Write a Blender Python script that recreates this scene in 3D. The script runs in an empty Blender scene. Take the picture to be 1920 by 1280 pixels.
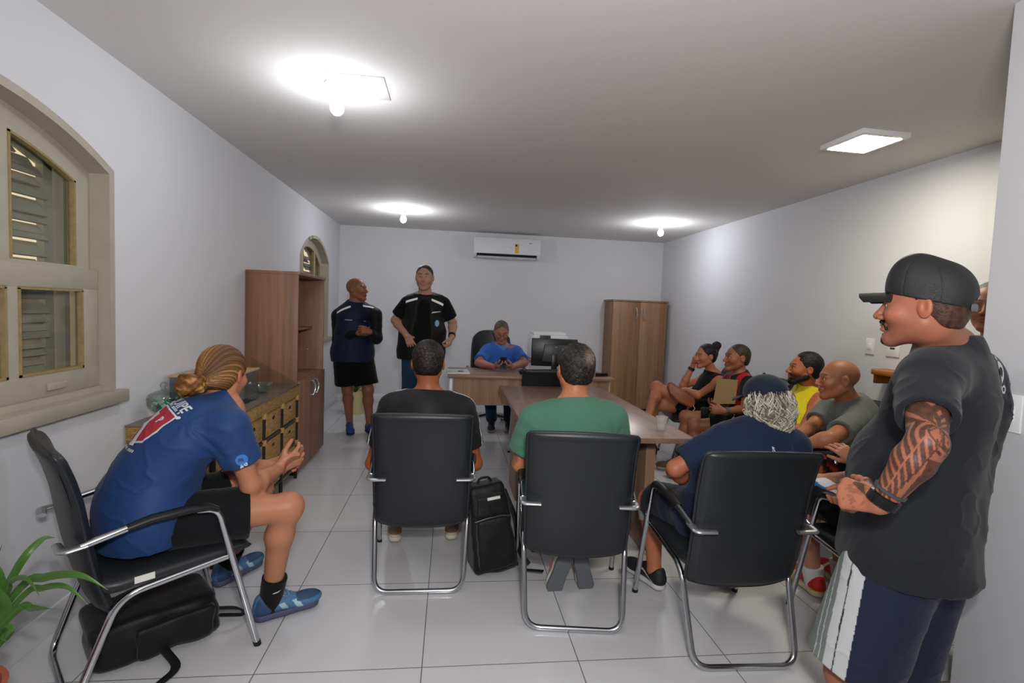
import bpy, bmesh, math, random
import numpy as np
from mathutils import Vector, Matrix, Euler
from mathutils.bvhtree import BVHTree
random.seed(7); rng = np.random.default_rng(7)
SC = bpy.context.scene; COL = SC.collection
PI = math.pi
# ------------------------------------------------------------------ colour and materials
def lin(c):
    if isinstance(c, str):
        c = c.lstrip('#'); c = [int(c[i:i+2], 16)/255 for i in (0, 2, 4)]
    return tuple((x/12.92 if x <= .04045 else ((x+.055)/1.055)**2.4) for x in c[:3])
def nodes_of(m):
    m.use_nodes = True; nt = m.node_tree
    return nt, nt.nodes, nt.links, nt.nodes['Principled BSDF']
def mat(name, color='#808080', rough=.5, metal=0, spec=.5, var=0, vscale=8, bump=0, bscale=60, stretch=None, attr=False, sss=0, sheen=0, coat=0, trans=0, ior=1.45):
    m = bpy.data.materials.new(name); nt, N, L, b = nodes_of(m)
    b.inputs['Base Color'].default_value = (*lin(color), 1)
    b.inputs['Roughness'].default_value = rough; b.inputs['Metallic'].default_value = metal
    b.inputs['Specular IOR Level'].default_value = spec
    b.inputs['Coat Weight'].default_value = coat; b.inputs['IOR'].default_value = ior
    b.inputs['Transmission Weight'].default_value = trans
    b.inputs['Sheen Weight'].default_value = sheen; b.inputs['Sheen Roughness'].default_value = .5
    if sss:
        b.inputs['Subsurface Weight'].default_value = sss
        b.inputs['Subsurface Radius'].default_value = (.9, .35, .2); b.inputs['Subsurface Scale'].default_value = .01
    tc = N.new('ShaderNodeTexCoord'); mp = N.new('ShaderNodeMapping'); L.new(tc.outputs['Object'], mp.inputs[0])
    if stretch: mp.inputs['Scale'].default_value = stretch
    src = None
    if attr:
        a = N.new('ShaderNodeAttribute'); a.attribute_name = 'Col'; src = a.outputs['Color']
    if var:
        n = N.new('ShaderNodeTexNoise'); n.inputs['Scale'].default_value = vscale; n.inputs['Detail'].default_value = 5; L.new(mp.outputs[0], n.inputs[0])
        r = N.new('ShaderNodeMapRange'); r.inputs[3].default_value = 1-var; r.inputs[4].default_value = 1+var; L.new(n.outputs[0], r.inputs[0])
        x = N.new('ShaderNodeMix'); x.data_type = 'RGBA'; x.blend_type = 'MULTIPLY'; x.inputs[0].default_value = 1
        if src: L.new(src, x.inputs[6])
        else: x.inputs[6].default_value = (*lin(color), 1)
        L.new(r.outputs[0], x.inputs[7]); src = x.outputs[2]
    if src: L.new(src, b.inputs['Base Color'])
    if bump:
        n = N.new('ShaderNodeTexNoise'); n.inputs['Scale'].default_value = bscale; n.inputs['Detail'].default_value = 4; L.new(mp.outputs[0], n.inputs[0])
        u = N.new('ShaderNodeBump'); u.inputs['Strength'].default_value = bump; u.inputs['Distance'].default_value = .004; L.new(n.outputs[0], u.inputs['Height']); L.new(u.outputs[0], b.inputs['Normal'])
    return m
def wood(name, c1, c2, axis='z', scale=1.0, rough=.45, plank=0):
    m = bpy.data.materials.new(name); nt, N, L, b = nodes_of(m)
    b.inputs['Roughness'].default_value = rough
    tc = N.new('ShaderNodeTexCoord'); mp = N.new('ShaderNodeMapping'); L.new(tc.outputs['Object'], mp.inputs[0])
    s = {'x': (.35, 9, 9), 'y': (9, .35, 9), 'z': (9, 9, .35)}[axis]
    mp.inputs['Scale'].default_value = tuple(k*scale for k in s)
    n = N.new('ShaderNodeTexNoise'); n.inputs['Scale'].default_value = 3; n.inputs['Detail'].default_value = 7; n.inputs['Roughness'].default_value = .62; L.new(mp.outputs[0], n.inputs[0])
    n2 = N.new('ShaderNodeTexNoise'); n2.inputs['Scale'].default_value = 22; n2.inputs['Detail'].default_value = 3; L.new(mp.outputs[0], n2.inputs[0])
    ad = N.new('ShaderNodeMath'); ad.operation = 'MULTIPLY_ADD'; L.new(n2.outputs[0], ad.inputs[0]); ad.inputs[1].default_value = .3; L.new(n.outputs[0], ad.inputs[2])
    r = N.new('ShaderNodeValToRGB'); r.color_ramp.elements[0].position = .45; r.color_ramp.elements[1].position = .85
    r.color_ramp.elements[0].color = (*lin(c1), 1); r.color_ramp.elements[1].color = (*lin(c2), 1)
    L.new(ad.outputs[0], r.inputs[0]); src = r.outputs[0]
    if plank:   # broad tonal bands printed across the grain
        wv = N.new('ShaderNodeTexNoise'); wv.inputs['Scale'].default_value = plank; wv.inputs['Detail'].default_value = 0
        m2 = N.new('ShaderNodeMapping'); m2.inputs['Scale'].default_value = {'x': (0.02, 1, 1), 'y': (1, 0.02, 1), 'z': (1, 1, 0.02)}[axis]
        L.new(tc.outputs['Object'], m2.inputs[0]); L.new(m2.outputs[0], wv.inputs[0])
        rr = N.new('ShaderNodeMapRange'); rr.inputs[1].default_value = .35; rr.inputs[2].default_value = .65; rr.inputs[3].default_value = .86; rr.inputs[4].default_value = 1.1; L.new(wv.outputs[0], rr.inputs[0])
        x = N.new('ShaderNodeMix'); x.data_type = 'RGBA'; x.blend_type = 'MULTIPLY'; x.inputs[0].default_value = 1
        L.new(src, x.inputs[6]); L.new(rr.outputs[0], x.inputs[7]); src = x.outputs[2]
    L.new(src, b.inputs['Base Color'])
    return m
def clear(name, color, edge, k=.45):
    """thin clear glass: see-through straight on, mirror-like at grazing angles"""
    m = bpy.data.materials.new(name); nt, N, L, b = nodes_of(m); out = N['Material Output']
    tr = N.new('ShaderNodeBsdfTransparent'); tr.inputs[0].default_value = (*lin(color), 1); gl = N.new('ShaderNodeBsdfGlossy'); gl.inputs['Roughness'].default_value = .03
    lw = N.new('ShaderNodeLayerWeight'); lw.inputs[0].default_value = .35; ma = N.new('ShaderNodeMath'); ma.operation = 'MULTIPLY_ADD'; L.new(lw.outputs['Fresnel'], ma.inputs[0]); ma.inputs[1].default_value = k; ma.inputs[2].default_value = edge*.2; ma.use_clamp = True
    mx = N.new('ShaderNodeMixShader'); L.new(ma.outputs[0], mx.inputs[0]); L.new(tr.outputs[0], mx.inputs[1]); L.new(gl.outputs[0], mx.inputs[2]); L.new(mx.outputs[0], out.inputs[0]); return m
def emit(name, color, strength):
    m = bpy.data.materials.new(name); nt, N, L, b = nodes_of(m)
    b.inputs['Base Color'].default_value = (*lin(color), 1)
    b.inputs['Emission Color'].default_value = (*lin(color), 1); b.inputs['Emission Strength'].default_value = strength
    return m
# ------------------------------------------------------------------ linking and tagging
def link_mesh(name, me, m=None, parent=None, smooth=None):
    o = bpy.data.objects.new(name, me); COL.objects.link(o)
    if m is not None:
        for k in (m if isinstance(m, (list, tuple)) else [m]): me.materials.append(k)
    if parent is not None: o.parent = parent
    if smooth is not None:
        for p in me.polygons: p.use_smooth = True
        if smooth < 180:
            me.set_sharp_from_angle(angle=math.radians(smooth))
    return o
def tag(o, label=None, cat=None, group=None, kind=None):
    if label: o['label'] = label
    if cat: o['category'] = cat
    if group: o['group'] = group
    if kind: o['kind'] = kind
    return o
def thing(name, label, cat, loc=(0, 0, 0), rz=0, group=None):
    o = bpy.data.objects.new(name, None); COL.objects.link(o); o.location = loc; o.rotation_euler = (0, 0, rz); o.empty_display_size = .1
    return tag(o, label, cat, group)
def copy_tree(o, parent=None):
    c = o.copy(); COL.objects.link(c); c.parent = parent
    for ch in list(o.children): copy_tree(ch, c)
    return c
# ------------------------------------------------------------------ mesh builder
class MB:
    def __init__(s): s.bm = bmesh.new(); s.mi = 0
    def _add(s, fn):
        b2 = bmesh.new(); fn(b2)
        for f in b2.faces: f.material_index = s.mi
        me = bpy.data.meshes.new('tmp'); b2.to_mesh(me); b2.free(); s.bm.from_mesh(me); bpy.data.meshes.remove(me); return s
    def box(s, lo, hi, bev=.0, seg=2, M=None):
        def fn(b):
            bmesh.ops.create_cube(b, size=1)
            for v in b.verts:
                for i in range(3): v.co[i] = lo[i]+(v.co[i]+.5)*(hi[i]-lo[i])
            if bev: bmesh.ops.bevel(b, geom=b.edges[:], offset=bev, segments=seg, profile=.5, affect='EDGES')
            if M is not None: b.transform(M)
        return s._add(fn)
    def cbox(s, c, size, bev=0, M=None, seg=2):
        return s.box([c[i]-size[i]/2 for i in range(3)], [c[i]+size[i]/2 for i in range(3)], bev, seg, M)
    def prism(s, pts, z0, z1, bev=0, M=None, seg=2):
        def fn(b):
            vs = [b.verts.new((p[0], p[1], z0)) for p in pts]; f = b.faces.new(vs)
            r = bmesh.ops.extrude_face_region(b, geom=[f]); vv = [e for e in r['geom'] if isinstance(e, bmesh.types.BMVert)]
            for v in vv: v.co.z = z1
            bmesh.ops.recalc_face_normals(b, faces=b.faces[:])
            if bev:
                es = [e for e in b.edges if len(e.link_faces) == 2 and e.calc_face_angle(0) > .6]
                bmesh.ops.bevel(b, geom=es, offset=bev, segments=seg, profile=.5, affect='EDGES')
            if M is not None: b.transform(M)
        return s._add(fn)
    def tube(s, pts, r, seg=12, cap=True, flat=None, closed=False):
        """swept round (or flattened) section along a polyline; r: number or list"""
        P = [Vector(p) for p in pts]; n = len(P)
        R = r if isinstance(r, (list, tuple)) else [r]*n
        T = []
        for i in range(n):
            a = P[(i-1) % n] if (i > 0 or closed) else P[0]; c = P[(i+1) % n] if (i < n-1 or closed) else P[-1]
            T.append((c-a).normalized())
        up = Vector((0, 0, 1)) if abs(T[0].z) < .9 else Vector((1, 0, 0))
        if flat is not None: up = Vector(flat[1])
        def fn(b):
            rings = []; u = (up-T[0]*up.dot(T[0])).normalized()
            for i in range(n):
                if flat is not None: u = Vector(flat[1])
                u = (u-T[i]*u.dot(T[i])).normalized(); w = T[i].cross(u)
                k = flat[0] if flat is not None else 1
                rings.append([b.verts.new(P[i]+u*(R[i]*k*math.sin(2*PI*j/seg))+w*(R[i]*math.cos(2*PI*j/seg))) for j in range(seg)])
            for i in range(n if closed else n-1):
                A, B = rings[i], rings[(i+1) % n]
                for j in range(seg): b.faces.new((A[j], A[(j+1) % seg], B[(j+1) % seg], B[j]))
            if cap and not closed:
                b.faces.new(rings[0][::-1]); b.faces.new(rings[-1])
            bmesh.ops.recalc_face_normals(b, faces=b.faces[:])
        return s._add(fn)
    def lathe(s, prof, seg=32, c=(0, 0, 0), M=None):
        def fn(b):
            rings = []
            for (r, z) in prof:
                if r < 1e-5: rings.append([b.verts.new((c[0], c[1], c[2]+z))])
                else: rings.append([b.verts.new((c[0]+r*math.cos(2*PI*j/seg), c[1]+r*math.sin(2*PI*j/seg), c[2]+z)) for j in range(seg)])
            for A, B in zip(rings, rings[1:]):
                for j in range(seg):
                    a0, a1 = A[j % len(A)], A[(j+1) % len(A)]; b0, b1 = B[j % len(B)], B[(j+1) % len(B)]
                    q = [];
                    for v in (a0, a1, b1, b0):
                        if v not in q: q.append(v)
                    if len(q) > 2: b.faces.new(q)
            bmesh.ops.recalc_face_normals(b, faces=b.faces[:])
            if M is not None: b.transform(M)
        return s._add(fn)
    def ball(s, c, r, seg=16, sc=(1, 1, 1), M=None):
        def fn(b):
            bmesh.ops.create_uvsphere(b, u_segments=seg, v_segments=max(6, seg//2), radius=r)
            for v in b.verts: v.co = Vector((v.co.x*sc[0]+c[0], v.co.y*sc[1]+c[1], v.co.z*sc[2]+c[2]))
            if M is not None: b.transform(M)
        return s._add(fn)
    def quadgrid(s, fnp, nu, nv, thick=0):
        """surface fnp(u,v)->xyz, optionally thickened along normals"""
        def fn(b):
            vs = [[b.verts.new(fnp(i/nu, j/nv)) for j in range(nv+1)] for i in range(nu+1)]
            for i in range(nu):
                for j in range(nv): b.faces.new((vs[i][j], vs[i+1][j], vs[i+1][j+1], vs[i][j+1]))
            if thick: b.normal_update(); bmesh.ops.solidify(b, geom=b.faces[:], thickness=thick)
        return s._add(fn)
    def build(s, name, m, parent=None, smooth=40, M=None):
        if M is not None: s.bm.transform(M)
        me = bpy.data.meshes.new(name); s.bm.to_mesh(me); s.bm.free()
        return link_mesh(name, me, m, parent, smooth)
def arc(c, r, a0, a1, n=6, plane='yz', off=0):
    out = []
    for i in range(n+1):
        a = math.radians(a0+(a1-a0)*i/n); u, v = r*math.cos(a), r*math.sin(a)
        if plane == 'yz': out.append((off, c[0]+u, c[1]+v))
        if plane == 'xz': out.append((c[0]+u, off, c[1]+v))
    return out
def fillet(pts, rad, n=6):
    """polyline with rounded corners"""
    P = [Vector(p) for p in pts]; out = [P[0]]
    for i in range(1, len(P)-1):
        r = rad[i-1] if isinstance(rad, (list, tuple)) else rad
        a = (P[i-1]-P[i]); b = (P[i+1]-P[i]); ra = min(r, a.length*.49, b.length*.49)
        A = P[i]+a.normalized()*ra; B = P[i]+b.normalized()*ra
        for k in range(n+1):
            t = k/n; out.append((1-t)**2*A+2*t*(1-t)*P[i]+t*t*B)
    out.append(P[-1]); return out
# ------------------------------------------------------------------ camera (fitted to the tile joints and wall edges)
F_PX = 968.1; CAM = Vector((0, 0, 1.395))
yaw, pit, rol = .1183, -.0614, .0393
Fv = Vector((math.sin(yaw)*math.cos(pit), math.cos(yaw)*math.cos(pit), math.sin(pit))); Rv = Vector((math.cos(yaw), -math.sin(yaw), 0)); Uv = Rv.cross(Fv)
R2 = Rv*math.cos(rol)+Uv*math.sin(rol); U2 = Uv*math.cos(rol)-Rv*math.sin(rol)
cam = bpy.data.objects.new('camera', bpy.data.cameras.new('camera')); COL.objects.link(cam)
cam.matrix_world = Matrix(((R2.x, U2.x, -Fv.x, CAM.x), (R2.y, U2.y, -Fv.y, CAM.y), (R2.z, U2.z, -Fv.z, CAM.z), (0, 0, 0, 1)))
cam.data.sensor_width = 36; cam.data.lens = F_PX/1920*36; cam.data.clip_start = .02; SC.camera = cam
def ray(x, y): return R2*((x-960)/F_PX)+U2*(-(y-640)/F_PX)+Fv
def at(x, y, Y):
    d = ray(x, y); return CAM+d*(Y/d.y)
def atx(x, y, X):
    d = ray(x, y); return CAM+d*(X/d.x)
def atz(x, y, z):
    d = ray(x, y); return CAM+d*((z-CAM.z)/d.z)
XL, XR, YB, HC = -1.591, 3.144, 7.555, 2.4877; YN = -1.6

# ================================================================== ROOM
M_wall = mat('wall_paint', '#d3d3d7', .75, spec=.25, var=.012, vscale=3, bump=.10, bscale=35)
M_ceil = mat('ceiling_paint', '#dad6d4', .85, spec=.2, var=.01, vscale=2)
M_base = mat('white_skirting', '#dcdcdf', .35)
def floor_mat():
    m = bpy.data.materials.new('porcelain_tiles'); nt, N, L, b = nodes_of(m)
    tc = N.new('ShaderNodeTexCoord'); mp = N.new('ShaderNodeMapping'); L.new(tc.outputs['Object'], mp.inputs[0])
    T = .62; mp.inputs['Location'].default_value = (2.1145*T*1.0, -2.1288*T, 0)
    br = N.new('ShaderNodeTexBrick'); L.new(mp.outputs[0], br.inputs[0]); br.offset = 0; br.squash = 1
    br.inputs['Scale'].default_value = 1; br.inputs['Brick Width'].default_value = T; br.inputs['Row Height'].default_value = T
    br.inputs['Mortar Size'].default_value = .0022; br.inputs['Mortar Smooth'].default_value = .2; br.inputs['Bias'].default_value = 0
    br.inputs['Color1'].default_value = (*lin('#cfcfd2'), 1); br.inputs['Color2'].default_value = (*lin('#cbcbcf'), 1); br.inputs['Mortar'].default_value = (*lin('#6b6763'), 1)
    n = N.new('ShaderNodeTexNoise'); n.inputs['Scale'].default_value = 2.5; L.new(tc.outputs['Object'], n.inputs[0])
    r = N.new('ShaderNodeMapRange'); r.inputs[3].default_value = .97; r.inputs[4].default_value = 1.03; L.new(n.outputs[0], r.inputs[0])
    x = N.new('ShaderNodeMix'); x.data_type = 'RGBA'; x.blend_type = 'MULTIPLY'; x.inputs[0].default_value = 1; L.new(br.outputs[0], x.inputs[6]); L.new(r.outputs[0], x.inputs[7])
    L.new(x.outputs[2], b.inputs['Base Color']); b.inputs['Roughness'].default_value = .16; b.inputs['Specular IOR Level'].default_value = .45
    r2 = N.new('ShaderNodeMapRange'); r2.inputs[3].default_value = .13; r2.inputs[4].default_value = .24; L.new(n.outputs[0], r2.inputs[0]); L.new(r2.outputs[0], b.inputs['Roughness'])
    u = N.new('ShaderNodeBump'); u.inputs['Strength'].default_value = .25; u.inputs['Distance'].default_value = .002; u.invert = True; L.new(br.outputs['Fac'], u.inputs['Height']); L.new(u.outputs[0], b.inputs['Normal'])
    return m
def struct(mb, name, m, parent=None, smooth=40):
    o = mb.build(name, m, parent, smooth)
    if parent is None: o['kind'] = 'structure'
    return o
struct(MB().box((XL-.15, YN-.15, -.1), (XR+.15, YB+.15, 0)), 'floor', floor_mat())
struct(MB().box((XL-.2, YN-.2, HC), (XR+.2, YB+.2, HC+.1)), 'ceiling', M_ceil)
struct(MB().box((XL-.2, YB, 0), (XR+.2, YB+.15, HC)), 'wall_back', M_wall)
struct(MB().box((XR, YN-.2, 0), (XR+.15, YB+.2, HC)), 'wall_right', M_wall)
struct(MB().box((XL-.2, YN-.15, 0), (XR+.2, YN, HC)), 'wall_front', M_wall)
struct(MB().box((1.845, YN, 0), (1.965, 1.6, HC), bev=.004), 'wall_near', M_wall)
# left wall with two segmental-arched openings
def arch_pts(yc, hw, zs, rise, n=24, grow=0):
    hw2 = hw+grow; R = ((hw*hw)+rise*rise)/(2*rise); cz = zs+rise-R; R2_ = R+grow
    a = math.asin(min(1, hw2/R2_)); return [(yc+R2_*math.sin(-a+2*a*i/n), cz+R2_*math.cos(-a+2*a*i/n)) for i in range(n+1)]
WIN = [dict(yc=1.90, hw=.757, z0=.935, zs=1.965, rise=.185), dict(yc=6.29, hw=.64, z0=.95, zs=1.90, rise=.26)]
def left_wall():
    mb = MB(); th = .24; x0, x1 = XL-th, XL
    Mt = Matrix(((0, 0, 1, 0), (1, 0, 0, 0), (0, 1, 0, 0), (0, 0, 0, 1)))      # (y,z,x) -> world
    def pr(pts): mb.prism(pts, x0, x1, M=Mt)
    y = YN-.15
    for w in WIN:
        a, b = w['yc']-w['hw'], w['yc']+w['hw']
        pr([(y, 0), (a, 0), (a, HC), (y, HC)]); pr([(a, 0), (b, 0), (b, w['z0']), (a, w['z0'])])
        A = arch_pts(w['yc'], w['hw'], w['zs'], w['rise'])
        for p, q in zip(A, A[1:]): pr([p, q, (q[0], HC), (p[0], HC)])
        y = b
    pr([(y, 0), (YB+.15, 0), (YB+.15, HC), (y, HC)])
    struct(mb, 'wall_left', M_wall, smooth=None)
left_wall()
for nm, lo, hi in (('baseboard_left', (XL, YN, 0), (XL+.012, YB, .11)), ('baseboard_back', (XL, YB-.012, 0), (XR, YB, .11)), ('baseboard_right', (XR-.012, YN, 0), (XR, YB, .11))):
    struct(MB().box(lo, hi, bev=.003), nm, M_base)
# ------------------------------------------------------------------ windows
M_frame = mat('aged_cream_paint', '#a9a192', .55, var=.10, vscale=14, bump=.12, bscale=40)
M_putty = mat('bare_worn_timber', '#94805a', .8, var=.35, vscale=40, bump=.4, bscale=60)
M_louv = mat('weathered_shutter_paint', '#a8a396', .7, var=.12, vscale=12)
M_glass = clear('window_glass', '#eef0ee', .06, .12)
M_sky = emit('daylight_beyond', '#ffe9c8', 2.0)
Mt_yz = Matrix(((0, 0, 1, 0), (1, 0, 0, 0), (0, 1, 0, 0), (0, 0, 0, 1)))
def window(idx, w, fine=True):
    yc, hw, z0, zs, rise = w['yc'], w['hw'], w['z0'], w['zs'], w['rise']
    R = (hw*hw+rise*rise)/(2*rise); cz = zs+rise-R
    def top(y, inset=0):       # arch height at y for a contour inset inwards
        d = (R-inset)**2-(y-yc)**2; return cz+math.sqrt(max(d, 0))
    root = thing('window_%d' % idx, None, None); root['kind'] = 'structure'
    def band(mb, g0, g1, x0, x1, zb, n=28):     # frame that follows the opening, between insets g0..g1
        A = arch_pts(yc, hw-g0, zs, 0.0001+rise) if False else None
        ya = [yc-hw+g0+(2*(hw-g0))*i/n for i in range(n+1)]; yb = [yc-hw+g1+(2*(hw-g1))*i/n for i in range(n+1)]
        for i in range(n):
            mb.prism([(ya[i], top(ya[i], g0)), (ya[i+1], top(ya[i+1], g0)), (yb[i+1], top(yb[i+1], g1)), (yb[i], top(yb[i], g1))], x0, x1, M=Mt_yz)
        for s in (0, -1):
            mb.prism([(ya[s], zb), (yb[s], zb), (yb[s], top(yb[s], g1)), (ya[s], top(ya[s], g0))], x0, x1, M=Mt_yz)
    # fixed outer frame lining the reveal
    mb = MB(); band(mb, 0, .035, XL-.2, XL+.006, z0); bmesh.ops.remove_doubles(mb.bm, verts=mb.bm.verts[:], dist=1e-4); mb.build('window_frame', M_frame, root, 30)
    zm = z0+.53      # meeting rail
    # upper sash (outer)
    mb = MB(); g0, g1 = .035, .125; xa, xb = XL-.115, XL-.08
    band(mb, g0, g1, xa, xb, zm-.02)
    muls = [yc-.255, yc+.255]
    for ym in muls: mb.box((xa+.0007, ym-.028, zm), (xb-.0007, ym+.028, top(ym, g1)+.02))
    mb.box((xa-.0007, yc-hw+g0, zm-.03), (xb+.0007, yc+hw-g0, zm+.05))
    us = mb.build('upper_sash', M_frame, root, 30)
    # lower sash (inner)
    mb = MB(); xc, xd = XL-.08, XL-.045; ly0, ly1 = yc-hw+.038, yc+hw-.038
    mb.box((xc, ly0, zm-.055), (xd, ly1, zm+.035), bev=.003)
    mb.box((xc, ly0, z0+.03), (xd, ly1, z0+.125), bev=.003)
    mb.box((xc+.0007, ly0+.0007, z0+.05), (xd-.0007, ly0+.10, zm), bev=.003); mb.box((xc+.0007, ly1-.10, z0+.05), (xd-.0007, ly1-.0007, zm), bev=.003)
    lm = [yc-.245, yc+.245]
    for ym in lm: mb.box((xc+.0014, ym-.026, z0+.06), (xd-.0014, ym+.026, zm))
    ls = mb.build('lower_sash', M_frame, root, 30)
    mb = MB(); mb.box((xd, yc+.40, z0+.055), (xd+.012, yc+.50, z0+.085), bev=.003); mb.build('sash_lift', M_frame, ls)
    # worn putty round every pane: thin strips just proud of the sash
    mb = MB(); t = .010
    cols = [(yc-hw+g1, muls[0]-.028), (muls[0]+.028, muls[1]-.028), (muls[1]+.028, yc+hw-g1)]
    for a, b in cols:
        n = 10
        for i in range(n):
            p, q = a+(b-a)*i/n, a+(b-a)*(i+1)/n
            mb.prism([(p, top(p, g1)-t), (q, top(q, g1)-t), (q, top(q, g1)), (p, top(p, g1))], xa+.01, xb+.003, M=Mt_yz)
        for e, f in ((a, a+t), (b-t, b)): mb.box((xa+.01, e, zm+.05), (xb+.003, f, min(top(e, g1), top(f, g1))))
    lc = [(ly0+.10, lm[0]-.026), (lm[0]+.026, lm[1]-.026), (lm[1]+.026, ly1-.10)]
    for a, b in lc:
        mb.box((xc+.01, a, zm-.055-t), (xd+.003, b, zm-.055)); mb.box((xc+.01, a, z0+.125), (xd+.003, b, z0+.125+t))
        mb.box((xc+.01, a, z0+.125), (xd+.003, a+t, zm-.06)); mb.box((xc+.01, b-t, z0+.125), (xd+.003, b, zm-.06))
    mb.build('putty', M_putty, root, 30)
    mb = MB(); xg = (xa+xb)/2
    for a, b in cols:
        n = 8; mb.prism([(a, zm), (b, zm)]+[(b-(b-a)*i/n, top(b-(b-a)*i/n, g1)) for i in range(n+1)], xg-.002, xg+.002, M=Mt_yz)
    mb.build('upper_pane', M_glass, root, 30)
    mb = MB()
    for a, b in lc: mb.box(((xc+xd)/2-.002, a, z0+.12), ((xc+xd)/2+.002, b, zm-.05))
    mb.build('lower_pane', M_glass, root, 30)
    # louvred shutters outside: leaves with slats
    xs = XL-.17
    for side, (a, b) in enumerate(((yc-hw+.04, yc-.01), (yc+.01, yc+hw-.15))):
        mb = MB(); fw = .05
        for e, f in ((a, a+fw), (b-fw, b)): mb.box((xs-.015, e, z0+.02), (xs+.015, f, min(top(e, .06), top(f, .06))))
        mb.box((xs-.0157, a, z0+.02), (xs+.0157, b, z0+.09)); mb.box((xs-.0157, a, zm-.03), (xs+.0157, b, zm+.04))
        n = 8
        for i in range(n):
            p, q = a+(b-a)*i/n, a+(b-a)*(i+1)/n
            mb.prism([(p, top(p, .06)-.055), (q, top(q, .06)-.055), (q, top(q, .06)), (p, top(p, .06))], xs-.015, xs+.015, M=Mt_yz)
        lf = mb.build('shutter', M_louv, root, 30)
        mb = MB(); z = z0+.1; k = 0
        while z < zs+rise-.09:
            if not (zm-.035 < z < zm+.045):
                y0_, y1_ = a+fw-.005, b-fw+.005
                # shorten under the arch
                while y1_ > y0_+.05 and top(y1_, .10) < z+.02: y1_ -= .02
                while y0_ < y1_-.05 and top(y0_, .10) < z+.02: y0_ += .02
                rot = Matrix.Translation((xs, 0, z)) @ Matrix.Rotation(math.radians(58+random.uniform(-4, 3)), 4, 'Y') @ Matrix.Rotation(math.radians(random.uniform(-.5, .5)), 4, 'X')
                mb.box((-.024, y0_, -.004), (.024, y1_, .004), M=rot)
            z += .0345; k += 1
        mb.build('louvre', M_louv, lf, 30)
    mb = MB(); mb.box((XL-.2, yc-hw-.04, z0-.055), (XL+.045, yc+hw+.04, z0+.005), bev=.006); mb.box((XL-.2, yc-hw+.03, z0), (XL-.03, yc+hw-.03, z0+.03)); mb.build('window_sill', M_frame, root, 30)
    mb = MB(); mb.box((XL-.195, yc+hw-.13, z0), (XL-.125, yc+hw-.10, zs+.02)); mb.build('shutter_stop', M_louv, root, 30)
    return root
window(1, WIN[0]); window(2, WIN[1])
# ------------------------------------------------------------------ ceiling lamps
M_bulb = emit('glowing_bulb', '#f4f8ff', 60); M_white = mat('white_plastic', '#e8e8ea', .35)
def bulb(x, y, label, en=9):
    t = thing('ceiling_bulb', label, 'light bulb', (x, y, HC), 0, 'bare bulbs on the ceiling')
    MB().lathe([(0, 0), (.062, 0), (.062, -.008), (.055, -.013), (.03, -.02), (.024, -.03), (.023, -.06), (.0, -.06)], 32).build('lamp_holder', M_white, t)
    MB().lathe([(0, -.058), (.014, -.058), (.016, -.075), (.027, -.09), (.034, -.108), (.034, -.122), (.028, -.138), (.016, -.150), (0, -.154)], 32).build('bulb', M_bulb, t, 180)
    l = bpy.data.lights.new('bulb_light', 'POINT'); l.energy = en; l.color = (.93, .96, 1); l.shadow_soft_size = .035
    o = bpy.data.objects.new('bulb_light', l); COL.objects.link(o); o.location = (0, 0, -.24); o.parent = t
bulb(-.604, 2.75, 'bare glowing bulb on the ceiling nearest the camera, beside the square hatch', 6)
bulb(-.58, 6.07, 'bare glowing bulb on the ceiling above the two standing men', 10)
bulb(2.43, 5.95, 'bare glowing bulb on the ceiling in front of the tall closed cupboard', 10)
tag(MB().box((-.62, 2.62, HC-.003), (-.36, 2.90, HC), bev=.001).build('ceiling_patch', M_ceil), 'square painted patch in the ceiling around the nearest bulb', 'patch')
t = thing('ceiling_panel', 'square white LED panel light mounted on the ceiling near the right wall', 'ceiling light', (2.40, 2.88, HC), math.radians(2))
MB().box((-.155, -.165, -.03), (.155, .165, 0), bev=.004).build('panel_housing', M_white, t)
MB().box((-.125, -.135, -.033), (.125, .135, -.029)).build('diffuser', emit('panel_diffuser', '#fffbe6', 30), t)
MB().cbox((.0, -.15, -.0305), (.03, .012, .001)).cbox((.04, -.15, -.0305), (.012, .012, .001)).cbox((-.035, -.15, -.0305), (.012, .012, .001)).build('label_mark', mat('grey_print', '#8a8a8a', .5), t)
# ------------------------------------------------------------------ air conditioner
M_ac = mat('glossy_white_plastic', '#dfe0e4', .18, spec=.5); M_dark = mat('dark_slot', '#17181a', .5)
t = thing('air_conditioner', 'white split air conditioner high on the back wall with a yellow energy label', 'air conditioner', (.755, YB, 2.27))
prof = [(0, -.145), (-.13, -.145), (-.165, -.125), (-.195, -.08), (-.205, 0), (-.205, .12), (-.19, .14), (0, .145)]
Mx = Matrix(((0, 0, 1, 0), (1, 0, 0, 0), (0, 1, 0, 0), (0, 0, 0, 1)))
MB().prism(prof, -.475, .475, bev=.006, M=Mx).build('ac_body', M_ac, t, 35)
MB().prism([(-.207, -.09), (-.21, 0), (-.21, .12), (-.206, .125), (-.2, 0), (-.2, -.09)], -.46, .46, M=Mx).build('front_panel', M_ac, t, 60)
MB().prism([(-.148, -.139), (-.190, -.092), (-.194, -.096), (-.154, -.143)], -.43, .43, M=Mx).build('outlet_slot', M_dark, t)
MB().prism([(-.05, -.147), (-.15, -.147), (-.175, -.13), (-.172, -.126), (-.15, -.142), (-.05, -.142)], -.42, .42, M=Mx).build('air_flap', M_ac, t)
mb = MB(); mb.box((.11, -.2125, -.075), (.165, -.2095, .055)); lb = mb.build('energy_label', mat('yellow_label', '#d9b93a', .5), t)
MB().box((.115, -.2135, .02), (.14, -.2125, .05)).build('label_print', M_dark, lb)
MB().box((.31, -.2125, .068), (.35, -.2095, .076)).build('logo', mat('grey_logo', '#55585e', .4), t)
MB().box((.03, -.2125, 0), (.07, -.2095, .003)).build('display_mark', mat('faint_logo', '#9aa09a', .4), t)
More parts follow.
